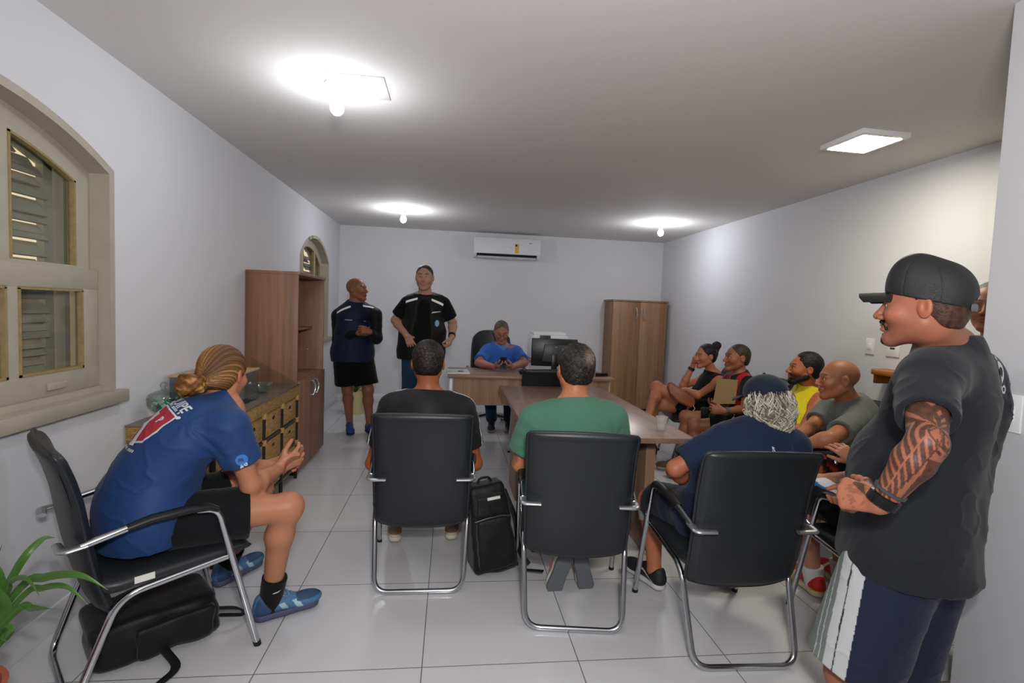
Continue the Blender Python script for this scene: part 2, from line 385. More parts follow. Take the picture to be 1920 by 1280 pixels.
# ------------------------------------------------------------------ switches, shelf
def plate(name, x, y, z, w, h, label, cat, rocker=True, wall='r'):
    t = thing(name, label, cat, (x, y, z), 0)
    sx = -1
    MB().box((-.009, -w/2, -h/2), (0, w/2, h/2), bev=.003).build('cover_plate', M_white, t)
    if rocker: MB().box((-.012, -w*.25, -h*.2), (-.009, w*.25, h*.2), bev=.001).build('rocker', M_white, t)
    else: MB().box((-.0105, -.02, -.006), (-.009, .02, .006)).build('socket_slot', M_dark, t)
    return t
plate('light_switch', XR, 3.545, 1.225, .075, .118, 'white rectangular cover plate on the right wall above the wooden shelf, nearer the corner', 'wall plate')
plate('wall_outlet', XR, 3.34, 1.225, .11, .118, 'white plate with a dark slot on the right wall, beside the capped man', 'wall plate', False)
plate('light_switch', 1.845, 1.49, 1.12, .085, .125, 'white switch plate on the near wall behind the capped man', 'light switch')
M_shelfw = wood('orange_wood', '#8f5520', '#b5712f', 'y', 1)
t = thing('wall_shelf', 'small orange brown wooden shelf with a rounded end on the right wall', 'shelf', (XR, 0, 0))
mb = MB(); y1 = atx(1632, 690, 3.0).y; z1 = atx(1645, 692, 3.0).z
pts = [(-.002, 2.75), (-.19, 2.75), (-.19, y1-.09)]+[(-.09-.10*math.cos(math.radians(a)), y1-.09+.09*math.sin(math.radians(a))) for a in range(10, 91, 16)]+[(-.002, y1)]
mb.prism(pts, z1-.035, z1+.0, bev=.004).build('shelf_board', M_shelfw, t)
MB().box((-.15, 3.30, z1-.10), (-.002, 3.33, z1-.036), bev=.003).build('shelf_bracket', M_shelfw, t)
# ================================================================== FURNITURE
M_chrome = mat('chrome', '#c9cbd0', .14, metal=1, bump=.0)
M_leather = mat('black_leatherette', '#1e2125', .42, spec=.5, bump=.10, bscale=220)
M_arm = mat('black_arm_pad', '#131416', .42)
M_castal = mat('cast_aluminium', '#b4b6ba', .32, metal=.9)
M_label = mat('white_label', '#d8d8d2', .6)
M_foot = mat('black_rubber', '#121212', .6)
def make_chair(label, loc, rz, group=None):
    """cantilever-arm visitor chair, origin under the rear floor bar, facing +y"""
    t = thing('visitor_chair', label, 'chair', loc, rz, group)
    # rear U: rail, down the back, along the floor
    pts = [(-.245, .47, .40), (-.232, .13, .365), (-.212, .0, .0135), (.212, .0, .0135), (.232, .13, .365), (.245, .47, .40)]
    MB().tube(fillet(pts, [.07, .07, .07, .07], 8), .0125, 14).build('rear_frame', M_chrome, t)
    for s in (-1, 1):
        p = [(s*.262, .575, .01), (s*.256, .43, .600), (s*.25, .36, .612)]
        MB().tube(fillet(p, [.05], 8), .0125, 14).build('front_leg', M_chrome, t)
        MB().tube([(s*.2622, .5775, 0), (s*.262, .573, .018)], .0145, 12).build('foot_cap', M_foot, t)
        # arm: padded front, bare bar at the back, bracket clamped on the backrest
        MB().tube([(s*.2535, .43, .597), (s*.252, .40, .616), (s*.25, .34, .622), (s*.248, .22, .618), (s*.247, .15, .605)], [.017, .021, .023, .022, .018], 14, flat=(.72, (0, .05, 1))).build('arm_pad', M_arm, t)
        MB().tube([(s*.247, .16, .606), (s*.246, .07, .588), (s*.243, .028, .578)], .0125, 12).build('arm_bar', M_chrome, t)
        MB().tube(fillet([(s*.244, .045, .579), (s*.243, -.018, .573), (s*.165, -.022, .573)], [.018], 6), [.016]*8+[.014], 12, flat=(.55, (0, 0, 1))).build('arm_bracket', M_castal, t)
    # seat
    def seat(b):
        pass
    nu, nv = 20, 20
    def top(u, v):
        x = (u*2-1); y = v; x *= 1-.10*max(0, (v-.8)/.2)**2-.06*max(0, (.1-v)/.1)**2; ed = 1-(abs(x)**6)*.9; fr = 1-max(0, (y-.86)/.14)**2
        return (x*.235, .085+y*.475, .432+.018*ed*fr-.020*max(0, (y-.8)/.2)**2+.010*math.cos(x*2.2)*0-.012*(1-y))
    mb = MB()
    mb.quadgrid(top, nu, nv)
    mb.quadgrid(lambda u, v: (top(u, v)[0], top(u, v)[1], .385+.0*v-.0*(1-v)+.012*v), nu, nv)
    for e in range(4):
        def side(u, v, e=e):
            p = top(*( (u, 0), (u, 1), (0, u), (1, u) )[e]); q = .385+.012*((u if e > 1 else (0, 1)[e])); k = .010*math.sin(PI*v)
            o = (0, -k) if e == 0 else (0, k) if e == 1 else (-k, 0) if e == 2 else (k, 0)
            return (p[0]+o[0], p[1]+o[1], p[2]*(1-v)+q*v)
        mb.quadgrid(side, nu, 4)
    bmesh.ops.remove_doubles(mb.bm, verts=mb.bm.verts[:], dist=1e-5); bmesh.ops.recalc_face_normals(mb.bm, faces=mb.bm.faces[:])
    st = mb.build('seat', M_leather, t, 50)
    # backrest: gently S-shaped pad, seams, piping
    prof = [(.105, .315), (.088, .36), (.066, .44), (.048, .53), (.034, .62), (.020, .71), (.000, .79), (-.022, .855), (-.040, .885)]
    def cy(v):
        i = min(int(v*8), 7); f = v*8-i; a, b = prof[i], prof[i+1]; return a[0]+(b[0]-a[0])*f, a[1]+(b[1]-a[1])*f
    def pad(s):
        def fn(u, v):
            x = 2*u-1; y, z = cy(v); w = .226+.010*v
            # rounded corners: narrower at the very bottom and top
            cb = max(0, 1-v/.10); ct = max(0, (v-.93)/.07)
            w *= 1-.10*cb**2-.05*ct**2
            z += -.018*(1-abs(x)**3)*cb+.008*(1-x*x)*ct
            th = (.030 if s > 0 else .022)*(max(0, 1-abs(x)**8)**.5)*(1-cb**4*.85)*(1-ct**3*.75)
            curve = -.016*(1-x*x)
            return (x*w, y+curve+s*th+.004, z)
        return fn
    mb = MB(); mb.quadgrid(pad(1), 26, 30); mb.quadgrid(pad(-1), 26, 30)
    bmesh.ops.remove_doubles(mb.bm, verts=mb.bm.verts[:], dist=2e-3)
    # close rim
    es = [e for e in mb.bm.edges if len(e.link_faces) == 1]
    if es:
        try: bmesh.ops.bridge_loops(mb.bm, edges=es)
        except Exception: pass
    bmesh.ops.recalc_face_normals(mb.bm, faces=mb.bm.faces[:])
    bk = mb.build('backrest', M_leather, t, 60)
    rim = []
    for k in range(27): rim.append(pad(0)(k/26, 0))
    for k in range(1, 31): rim.append(pad(0)(1, k/30))
    for k in range(1, 27): rim.append(pad(0)(1-k/26, 1))
    for k in range(1, 30): rim.append(pad(0)(0, 1-k/30))
    MB().tube(rim, .007, 8, closed=True).build('piping', M_leather, bk, 180)
    return t
CH_LEFT = make_chair('black leatherette chrome armchair at the far left, under the blond man', (-1.345, 1.93, 0), -math.radians(48.5))
MB().box((-.2, -.2, 0), (-.2, -.2, 0)) if False else None
MB().box((.244, .17, .402), (.2475, .23, .425)).build('care_label', M_label, CH_LEFT)
CH_A = make_chair('black leatherette chrome chair under the man in the black T-shirt, its back to the camera', (-.117, 2.458, 0), 0)
CH_B = make_chair('black leatherette chrome chair under the man in the green T-shirt, its back to the camera', (.572, 2.123, 0), -math.radians(8.0))
CH_C = make_chair('black leatherette chrome chair under the person with long grey curls, nearest the camera', (1.205, 1.845, 0), -math.radians(2))
CH_D = make_chair('black chrome chair half hidden behind the capped standing man, with red shoes below it', (1.95, 1.70, 0), math.radians(-1))
CH_E = make_chair('black guest chair standing between the meeting table and the desk', (.86, 4.375, 0), 0)
CH_F = make_chair('black chrome chair under the young man in the red and black jersey', (2.78, 4.10, 0), math.radians(80))
CH_G = make_chair('black chrome chair by the wall, under the woman with crossed legs', (2.70, 4.72, 0), math.radians(80))
CH_H = make_chair('black chrome chair under the bearded man in the yellow tank top', (2.68, 3.53, 0), math.radians(84))
CH_I = make_chair('black chrome chair under the bald man in the grey T-shirt', (2.72, 2.92, 0), math.radians(82))
# ------------------------------------------------------------------ tables
M_oak = wood('walnut_laminate', '#7e5f4a', '#9c7a62', 'x', 1, .4, plank=9)
M_oakz = wood('walnut_laminate_upright', '#80624c', '#9f7c62', 'z', 1, .4, plank=9)
M_oaky = wood('walnut_laminate_top', '#74594a', '#917364', 'y', 1, .3, plank=9)
M_cup = wood('walnut_laminate_door', '#7a5840', '#9a7351', 'z', 1, .45, plank=11)
M_bcase = wood('walnut_bookcase', '#7a5441', '#976b51', 'z', 1, .45, plank=9)
M_metal = mat('light_grey_metal', '#c4c4c2', .4, metal=.2); M_shadowgap = mat('dark_metal', '#2c2a2a', .5)
t = thing('meeting_table', 'rectangular brown laminate meeting table with a plastic cup on it', 'table', (.86, 3.47, 0))
MB().box((-.44, -.90, .722), (.45, .86, .75), bev=.002).build('tabletop', M_oaky, t)
for s in (-1, 1):
    for e in (-1, 1): MB().box((s*.34-.018 if s < 0 else .30, e*.60+(-.40 if e > 0 else 0)-0, 0), (s*.34+.018 if s < 0 else .358, e*.60+(0 if e > 0 else .40), .72), bev=.002).build('leg_panel', M_oakz, t)
MB().box((-.32, -.015, .36), (.30, .015, .72)).build('modesty_panel', M_oak, t)
for (x, y) in ((.40, -.55), (-.40, -.55), (.40, .55)): MB().box((x-.03, y-.05, .69), (x+.03, y+.05, .721)).build('bracket', M_shadowgap, t)
t = thing('office_desk', 'brown laminate desk at the back of the room with pale metal ends', 'desk', (.80, 5.27, 0))
MB().box((-.82, -.34, .722), (.83, .33, .75), bev=.002).build('desktop', M_oak, t)
MB().box((-.76, -.31, .46), (.78, -.29, .72)).build('modesty_panel', M_oakz, t)
for s in (-1, 1):
    m_ = MB(); m_.box((s*.785-.02, -.27, .03), (s*.785+.02, -.2, .72), bev=.004).box((s*.785-.02, .12, .03), (s*.785+.02, .17, .72), bev=.004); m_.build('leg', M_metal, t)
    MB().box((s*.785-.025, -.31, 0), (s*.785+.025, .30, .035), bev=.006).build('foot', M_metal, t)
# ------------------------------------------------------------------ cupboard (closed) and bookcase
M_keyhole = mat('steel_lock', '#b9b9b9', .3, metal=1)
def bow(mb, c, h, out, axis='y'):
    pts = []
    for i in range(13):
        a = -1+2*i/12; pts.append((c[0]+(out*(1-a*a) if axis == 'x' else 0), c[1]-(out*(1-a*a) if axis == 'y' else 0), c[2]+a*h/2))
    mb.tube(pts, .0045, 8); return mb
t = thing('tall_cupboard', 'tall closed brown two-door cupboard against the back wall', 'cupboard', (2.675, YB-.215, 0))
MB().box((-.40, -.19, .03), (.40, .205, 1.575), bev=.002).build('carcass', M_cup, t)
MB().box((-.418, -.215, 1.575), (.418, .208, 1.60), bev=.002).build('top_panel', M_cup, t)
MB().box((-.38, -.17, 0), (.38, .19, .03)).build('plinth', M_shadowgap, t)
for s in (-1, 1):
    d = MB().box((min(0, s*.40)+.0015, -.208, .04), (max(0, s*.40)-.0015, -.191, 1.57), bev=.001).build('door', M_cup, t)
    m_ = MB(); pts = [(s*.062+(s*-.010)*(1-(2*i/12-1)**2), -.222-.012*(1-(2*i/12-1)**2), 1.40+(.085)*(2*i/12-1)) for i in range(13)]
    m_.tube([(pts[0][0], -.208, pts[0][2])]+pts+[(pts[-1][0], -.208, pts[-1][2])], .009, 8); m_.build('handle', M_castal, d)
    if s > 0: MB().tube([(.02, -.208, 1.47), (.02, -.214, 1.47)], .009, 12).build('lock', M_keyhole, d)
t = thing('bookcase', 'tall brown bookcase with open shelves above two doors, against the left wall', 'bookcase', (-1.385, 4.63, 0))
X0, X1, Y0, Y1 = -.20, .19, -.415, .42
MB().box((X0, Y0, .03), (X1, Y0+.018, 1.60), bev=.001).build('side_panel', M_bcase, t)
MB().box((X0, Y1-.018, .03), (X1, Y1, 1.60), bev=.001).build('side_panel', M_bcase, t)
MB().box((X0, Y0+.018, .03), (X0+.012, Y1-.018, 1.60)).build('back_panel', M_bcase, t)
MB().box((X0, Y0-.003, 1.60), (X1+.012, Y1+.003, 1.625), bev=.002).build('top_panel', M_bcase, t)
for z in (.05, .765, 1.165): MB().box((X0+.012, Y0+.018, z-.018 if z > .06 else z-.02), (X1-.003 if z < 1 else X1-.10, Y1-.018, z)).build('shelf', M_bcase, t)
MB().box((X0+.01, Y0+.02, 0), (X1-.02, Y1-.02, .03)).build('plinth', M_shadowgap, t)
for s in (-1, 1):
    d = MB().box((X1-.001, min(0, s*.41)+.0025+.002, .04), (X1+.017, max(0, s*.41)-.001+.002, .765), bev=.001).build('door', M_bcase, t)
    pts = [(X1+.034+.012*(1-(2*i/12-1)**2), s*.055-s*.0+(-.022 if True else 0)*(1-(2*i/12-1)**2)*(-1), .66+.062*(2*i/12-1)) for i in range(13)]
    MB().tube([(X1+.017, pts[0][1], pts[0][2])]+pts+[(X1+.017, pts[-1][1], pts[-1][2])], .009, 8).build('handle', M_castal, d)
m_ = MB()
for z in (.95, 1.05, 1.27, 1.39):
    m_.ball((.05, Y1-.019, z), .006, 8)
m_.build('shelf_pin', M_chrome, t)
# ------------------------------------------------------------------ wicker dresser
def wicker():
    m = bpy.data.materials.new('woven_wicker'); nt, N, L, b = nodes_of(m); b.inputs['Roughness'].default_value = .6
    tc = N.new('ShaderNodeTexCoord'); w1 = N.new('ShaderNodeTexWave'); w1.bands_direction = 'Z'; w1.inputs['Scale'].default_value = 38; w1.inputs['Distortion'].default_value = 1.5; w1.inputs['Detail Scale'].default_value = 6
    L.new(tc.outputs['Object'], w1.inputs[0]); n = N.new('ShaderNodeTexNoise'); n.inputs['Scale'].default_value = 28; n.inputs['Detail'].default_value = 5
    mp = N.new('ShaderNodeMapping'); mp.inputs['Scale'].default_value = (1, 1, 3); L.new(tc.outputs['Object'], mp.inputs[0]); L.new(mp.outputs[0], n.inputs[0])
    mx = N.new('ShaderNodeMath'); mx.operation = 'MULTIPLY_ADD'; L.new(w1.outputs['Fac'], mx.inputs[0]); mx.inputs[1].default_value = .45; L.new(n.outputs[0], mx.inputs[2])
    r = N.new('ShaderNodeValToRGB'); r.color_ramp.elements[0].position = .35; r.color_ramp.elements[0].color = (*lin('#5e3c1c'), 1); r.color_ramp.elements[1].position = .95; r.color_ramp.elements[1].color = (*lin('#c39a58'), 1)
    L.new(mx.outputs[0], r.inputs[0]); L.new(r.outputs[0], b.inputs['Base Color'])
    u = N.new('ShaderNodeBump'); u.inputs['Strength'].default_value = .6; u.inputs['Distance'].default_value = .004; L.new(mx.outputs[0], u.inputs['Height']); L.new(u.outputs[0], b.inputs['Normal'])
    return m
M_wick = wicker(); M_pole = mat('dark_cane_pole', '#2b241f', .3, var=.3, vscale=20); M_bind = mat('pale_cane_binding', '#b28a52', .6, var=.2, vscale=60, bump=.5, bscale=120)
M_tglass = mat('tinted_glass_top', '#6d675a', .06, spec=.6)
t = thing('wicker_dresser', 'woven wicker dresser with dark poles and a glass top, beside the bookcase', 'dresser', (-1.38, 3.45, 0))
DY0, DY1, DX0, DX1 = -.72, .745, -.205, .20
MB().box((DX0, DY0, .06), (DX1-.02, DY1, .735), bev=.004).build('body', M_wick, t)
MB().box((DX0, DY0-.01, .741), (DX1+.012, DY1+.005, .751), bev=.002).build('glass_top', M_tglass, t)
MB().box((DX0, DY0-.004, .655), (DX1+.004, DY1+.002, .74), bev=.004).build('rim', M_wick, t)
ys = [DY0+.02, -.225, .27, DY1-.02]; ys = [DY0+.02+(DY1-DY0-.04)*k/4 for k in range(5)]
for y in ys: MB().tube([(DX1-.005, y, 0), (DX1-.005, y, .66)], .013, 10).build('pole', M_pole, t)
for z in (.10, .29, .47): MB().tube([(DX1-.012, DY0+.02, z), (DX1-.012, DY1-.02, z)], .012, 10).build('rail', M_pole, t)
for y in (DY0+.02,): 
    MB().tube([(DX0+.02, y-.022, 0), (DX0+.02, y-.022, .66)], .013, 10).build('pole', M_pole, t)
for y in ys:
    for z in (.29, .47, .645): MB().tube([(DX1-.003, y, z-.018), (DX1-.003, y, z+.018)], .018, 10).build('binding', M_bind, t)
for i in range(4):
    for z0, z1 in ((.12, .275), (.305, .455), (.49, .64)):
        a, b = ys[i]+.022, ys[i+1]-.022
        d = MB().box((DX1-.03, a, z0), (DX1-.002, b, z1), bev=.006).build('drawer', M_wick, t)
        MB().box((DX1-.004, (a+b)/2-.02, z1-.05), (DX1-.0005, (a+b)/2+.02, z1-.03)).build('finger_hole', M_dark, d)
# things on the dresser
M_clear = clear('clear_glass', '#eef6f3', .22); M_clear2 = clear('clear_acrylic', '#f4f6f5', .10, .25)
M_candy = mat('green_wrapper', '#1f8a52', .25)
ZT = .751
j = thing('candy_jar', 'lidded glass jar of green sweets on the end of the dresser by the window', 'jar', (-1.475, 2.86, ZT))
js = .92
MB().lathe([(0, 0), (.045*js, 0), (.05*js, .004), (.045*js, .010), (.012*js, .018), (.012*js, .03), (.05*js, .045), (.082*js, .075), (.085*js, .115), (.080*js, .118), (.078*js, .08), (.045*js, .052), (0, .045)], 40).build('jar_bowl', M_clear, j, 60)
MB().lathe([(.088*js, .118), (.075*js, .135), (.04*js, .150), (.014*js, .157), (.012*js, .165), (.022*js, .180), (.014*js, .196), (0, .198)], 40).build('lid', M_clear, j, 60)
for k in range(34):
    a = random.uniform(0, 2*PI); r_ = .062*js*math.sqrt(random.random()); z = .062+random.uniform(0, .035)
    M = Matrix.Translation((-1.475+r_*math.cos(a), 2.86+r_*math.sin(a), ZT+z)) @ Euler((random.uniform(0, 6), random.uniform(0, 6), 0)).to_matrix().to_4x4()
    o = MB().cbox((0, 0, 0), (.022, .012, .009), .003).build('wrapped_sweet', [M_candy, mat('silver_wrapper', '#cfd6d2', .3)][k % 4 == 0] if k < 4 or True else M_candy, None); o.matrix_world = M
    tag(o, 'small wrapped sweet inside the glass jar on the dresser', 'sweet', 'wrapped sweets in the glass jar')
o = MB().ball((0, 0, 0), .028, 20, (1, 1, .92)).build('orange_fruit', mat('orange_peel', '#b5651d', .5, bump=.3, bscale=200), None, 180); o.location = (-1.36, 2.93, ZT+.026)
tag(o, 'small round orange fruit beside the glass sweet jar', 'fruit')
g = thing('glass_box', 'clear glass box with a pale wooden lid on the dresser, behind the blond man', 'box', (-1.40, 3.30, ZT))
bw, bd, bh = .16, .22, .19
mb = MB()
for lo, hi in (((-bw, -bd, 0), (bw, -bd+.004, bh)), ((-bw, bd-.004, 0), (bw, bd, bh)), ((-bw, -bd, 0), (-bw+.004, bd, bh)), ((bw-.004, -bd, 0), (bw, bd, bh)), ((-bw, -bd, 0), (bw, bd, .004))): mb.box(lo, hi)
mb.build('glass_body', M_clear2, g, None)
MB().box((-bw-.006, -bd-.006, bh), (bw+.006, bd+.006, bh+.012), bev=.003).build('lid', wood('pale_wood', '#a58a64', '#c4aa80', 'y'), g)
g = thing('glass_bowl', 'small clear glass bowl on the dresser next to the bookcase', 'bowl', (-1.30, 3.72, ZT))
MB().lathe([(0, 0), (.04, 0), (.07, .03), (.085, .07), (.080, .07), (.066, .033), (.038, .006), (0, .006)], 32).build('bowl', M_clear, g, 60)
g = thing('acrylic_holder', 'clear acrylic leaflet holder leaning on the dresser against the bookcase side', 'leaflet holder', (-1.30, 4.0, ZT))
MB().prism([(-.16, .0), (.16, .0), (.16, .04), (-.16, .22)], -.002, .002, M=Matrix(((1, 0, 0, 0), (0, 0, 1, 0), (0, 1, 0, 0), (0, 0, 0, 1)))).build('sheet', M_clear2, g, None)
# ------------------------------------------------------------------ things on the tables
M_paper = mat('paper', '#d6d6d6', .7); M_black = mat('black_plastic', '#0e0f10', .35); M_grey = mat('grey_plastic', '#3b3d40', .4)
c = atz(1240, 806, .75)
g = thing('plastic_cup', 'clear plastic cup on the near end of the meeting table', 'cup', (c.x, c.y, .75))
MB().lathe([(0, 0), (.022, 0), (.033, .075), (.0345, .077), (.0325, .077), (.021, .002), (0, .002)], 28).build('cup_wall', mat('cup_plastic', '#e8ecec', .15, trans=.75, ior=1.2), g, 60)
c = atz(848, 694, .75)
t = thing('paper_stack', 'stack of papers and leaflets on the left end of the desk', 'papers', (.08, 5.18, .75), .05)
MB().box((-.11, -.15, 0), (.11, .15, .012), bev=.001).build('paper_pile', M_paper, t)
MB().box((-.10, -.12, .012), (.09, .14, .013), M=Matrix.Rotation(.08, 4, 'Z')).build('leaflet', mat('green_leaflet', '#b9c4b4', .5), t)
MB().box((.0, -.10, .013), (.05, .0, .0165)).build('leaflet_print', mat('blue_print', '#3a5a8a', .5), t)
t = thing('computer_monitor', 'black computer monitor on the desk, seen from behind', 'monitor', (1.08, 5.30, .75), math.radians(-4))
MB().box((-.24, -.015, .07), (.24, .02, .36), bev=.008).build('screen_housing', M_black, t)
MB().prism([(-.13, .12), (.13, .12), (.11, .30), (-.11, .30)], .0, .028, bev=.006, M=Matrix(((1, 0, 0, 0), (0, 0, -1, -.014), (0, 1, 0, 0), (0, 0, 0, 1)))).build('back_cover', M_grey, t)
MB().box((-.03, -.045, .0), (.03, -.02, .2), bev=.005).build('stand_neck', M_black, t)
MB().box((-.12, -.09, 0), (.12, .08, .014), bev=.006).build('stand_base', M_black, t)
MB().box((.0, -.044, .27), (.03, -.0425, .276)).build('logo', mat('pale_logo', '#9a9a9a', .5), t)
t = thing('printer_table', 'small table behind the desk that carries the printer', 'table', (1.22, 6.35, 0))
MB().box((-.32, -.22, .77), (.32, .22, .80), bev=.003).build('tabletop', M_oak, t)
for sx in (-1, 1):
    for sy in (-1, 1): MB().box((sx*.28-.02, sy*.18-.02, 0), (sx*.28+.02, sy*.18+.02, .77), bev=.003).build('leg', M_metal, t)
t = thing('printer', 'white printer with a dark tray showing above the monitor', 'printer', (1.20, 6.35, .80))
MB().box((-.22, -.19, 0), (.22, .19, .30), bev=.02).build('body', M_white, t)
MB().box((-.20, -.15, .30), (.20, .17, .335), bev=.01).build('scanner_lid', M_white, t)
MB().box((-.13, -.205, .24), (.0, -.185, .30), bev=.004).build('control_panel', M_grey, t)
MB().box((-.14, -.20, .08), (.14, -.185, .15)).build('paper_slot', M_dark, t)
c = at(1108, 690, 5.2)
t = thing('pen_holder', 'dark cup of pens standing on the desk beside the monitor', 'pen holder', (1.42, 5.28, .75))
MB().lathe([(0, 0), (.035, 0), (.038, .10), (.034, .10), (.032, .004), (0, .004)], 24).build('cup', M_grey, t)
for k, (dx, dy) in enumerate(((.02, .01), (-.015, .02), (.005, -.02))):
    o = MB().tube([(0, 0, 0), (dx*2.6, dy*2.6, .17)], .004, 8).build('pen', M_black, None); o.location = (1.42, 5.28, .756)
    tag(o, 'black pen leaning in the dark cup on the desk', 'pen', 'pens in the desk cup')
t = thing('stapler', 'flat black stapler on the right end of the desk', 'stapler', (1.55, 5.12, .75), .3)
MB().box((-.07, -.018, 0), (.07, .018, .012), bev=.004).build('base', M_black, t); MB().box((-.07, -.015, .013), (.065, .015, .035), bev=.006).box((-.07, -.012, .005), (-.05, .012, .03)).build('arm', M_black, t)
t = thing('computer_mouse', 'black computer mouse on the desk beside the seated man', 'mouse', (.72, 5.12, .7775))
MB().ball((0, 0, .0), .05, 20, (.62, 1, .55)).build('shell', M_black, t, 180)
# executive chair behind the desk
t = thing('office_chair', 'black high-backed swivel chair behind the desk', 'chair', (.50, 6.18, 0), PI)
MB().quadgrid(lambda u, v: ((u*2-1)*(.25-.02*v**3), -.20-.05*v+.05*(u*2-1)**2, .55+.58*v-.09*max(0, (v-.7)/.3)*(u*2-1)**4), 16, 20, .05).build('backrest', M_leather, t, 60)
MB().box((-.25, -.20, .42), (.25, .26, .50), bev=.03, seg=4).build('seat', M_leather, t, 60)
MB().tube([(0, 0, .10), (0, 0, .42)], .03, 16).build('gas_lift', M_chrome, t)
mb = MB()
for k in range(5):
    a = 2*PI*k/5+.3; mb.tube([(0, 0, .12), (.30*math.cos(a), .30*math.sin(a), .075)], [.028, .016], 10)
mb.build('star_base', M_chrome, t)
for k in range(5):
    a = 2*PI*k/5+.3; MB().tube([(.30*math.cos(a)-.02*math.sin(a), .30*math.sin(a)+.02*math.cos(a), .03), (.30*math.cos(a)+.02*math.sin(a), .30*math.sin(a)-.02*math.cos(a), .03)], .03, 16).build('castor', M_black, t)
for s in (-1, 1): MB().tube(fillet([(s*.27, -.15, .46), (s*.29, -.12, .68), (s*.29, .15, .68)], [.05]), .018, 10).build('armrest', M_black, t)
# ------------------------------------------------------------------ plants
M_leaf = mat('leaf_green', '#3c6222', .4, var=.25, vscale=30); M_leaf2 = mat('leaf_pale_edge', '#8aa85a', .4)
M_soil = mat('soil', '#2c2018', .9, bump=.5, bscale=60)
def leaf(mb, base, tip_dir, L, w, droop, twist=0, n=14):
    d = Vector(tip_dir).normalized(); side = d.cross(Vector((0, 0, 1))).normalized()
    P = Vector(base); pts = []; el = math.asin(max(-1, min(1, d.z)))
    hz = Vector((d.x, d.y, 0)).normalized()
    for i in range(n+1):
        t_ = i/n; pts.append((P.copy(), el)); el2 = el-droop*t_*2/n*1.0; el = el2
        P = P+(hz*math.cos(el)+Vector((0, 0, 1))*math.sin(el))*L/n
    def fn(u, v):
        i = min(int(u*n), n-1); f = u*n-i; p = pts[i][0].lerp(pts[i+1][0], f); e = pts[i][1]
        ww = w*(max(0,math.sin(PI*min(1, u*.92+.08)))**.7)*(1-u**4*.6)
        nrm = (hz*-math.sin(e)+Vector((0, 0, 1))*math.cos(e)); k = (v*2-1)
        return p+side*ww*k+nrm*(abs(k)*ww*.35)
    mb.quadgrid(fn, 24, 4, .0012)
t = thing('corner_plant', 'green long-leaved houseplant at the left edge, in front of the wall', 'plant', (-1.36, 1.50, 0))
MB().lathe([(0, 0), (.10, 0), (.14, .26), (.15, .28), (.135, .28), (.125, .25), (0, .25)], 32).build('pot', mat('terracotta', '#a3573a', .7), t)
MB().lathe([(0, .25), (.126, .25)], 32).build('soil', M_soil, t)
def px_leaf(base, mids, tip, w):
    P = [Vector(base)]+[Vector(m) for m in mids]+[Vector(tip)]
    def cr(u):
        n = len(P)-1; x = u*n; i = min(int(x), n-1); f = x-i
        p0, p1, p2, p3 = P[max(i-1, 0)], P[i], P[i+1], P[min(i+2, n)]
        return .5*((2*p1)+(p2-p0)*f+(2*p0-5*p1+4*p2-p3)*f*f+(3*p1-p0-3*p2+p3)*f**3)
    view = Vector((.35, -.85, .4)).normalized()
    def fn(u, v):
        p = cr(u); tg = (cr(min(1, u+.02))-cr(max(0, u-.02))).normalized(); side = tg.cross(view).normalized(); nrm = side.cross(tg)
        ww = w*max(.02, math.sin(PI*min(1, u*.9+.1))**.8)*(1 if u < .7 else max(0,1-(u-.7)/.3)**.6+.02); k = v*2-1
        return p+side*ww*k-nrm*(abs(k)*ww*.3)
    return fn
V3 = Vector
B0 = (-1.36, 1.50, .27)
leaves = [([(5, 1110, 1.55), (45, 1045, 1.56), (80, 1010, 1.6)], (104, 1008, 1.62), .013),
          ([(30, 1110, 1.50), (85, 1082, 1.46), (150, 1078, 1.42)], (203, 1106, 1.42), .013),
          ([(35, 1125, 1.5), (80, 1102, 1.48), (125, 1100, 1.45)], (166, 1134, 1.44), .010),
          ([(25, 1150, 1.5), (60, 1140, 1.48)], (96, 1141, 1.45), .011),
          ([(2, 1130, 1.5), (20, 1090, 1.45), (50, 1085, 1.4)], (75, 1118, 1.36), .009),
          ([(5, 1160, 1.5), (-20, 1100, 1.45)], (-60, 1060, 1.4), .015), ([(-5, 1120, 1.5), (-30, 1040, 1.45)], (-50, 980, 1.4), .015),
          ([(5, 1185, 1.45), (10, 1195, 1.4)], (30, 1180, 1.32), .013), ([(-10, 1140, 1.55), (-20, 1080, 1.58)], (5, 1020, 1.6), .012),
          ([(0, 1200, 1.45), (-30, 1180, 1.35)], (-60, 1200, 1.25), .015)]
for i, (m, tip, w_) in enumerate(leaves):
    mb = MB(); mb.quadgrid(px_leaf(B0, [at(*q) for q in m], at(*tip), w_*.8), 30, 4, .001); mb.build('leaf', M_leaf, t, 60, M=Matrix.Translation(-V3(t.location)))
t = thing('potted_plant', 'small plant in a cream pot on the floor behind the man in black shorts', 'potted plant', (-1.19, 6.72, 0))
MB().lathe([(0, 0), (.12, 0), (.15, .27), (.155, .29), (.14, .29), (.135, .26), (0, .26)], 32).build('pot', mat('cream_pot', '#cfc08d', .5), t)
mb = MB(); 
for k in range(9):
    a = 2*PI*k/9+random.uniform(-.3, .3); leaf(mb, (0, 0, .25), (math.cos(a), math.sin(a), random.uniform(1.2, 2.6)), random.uniform(.16, .24), .018, .9)
mb.build('foliage', M_leaf, t, 60)
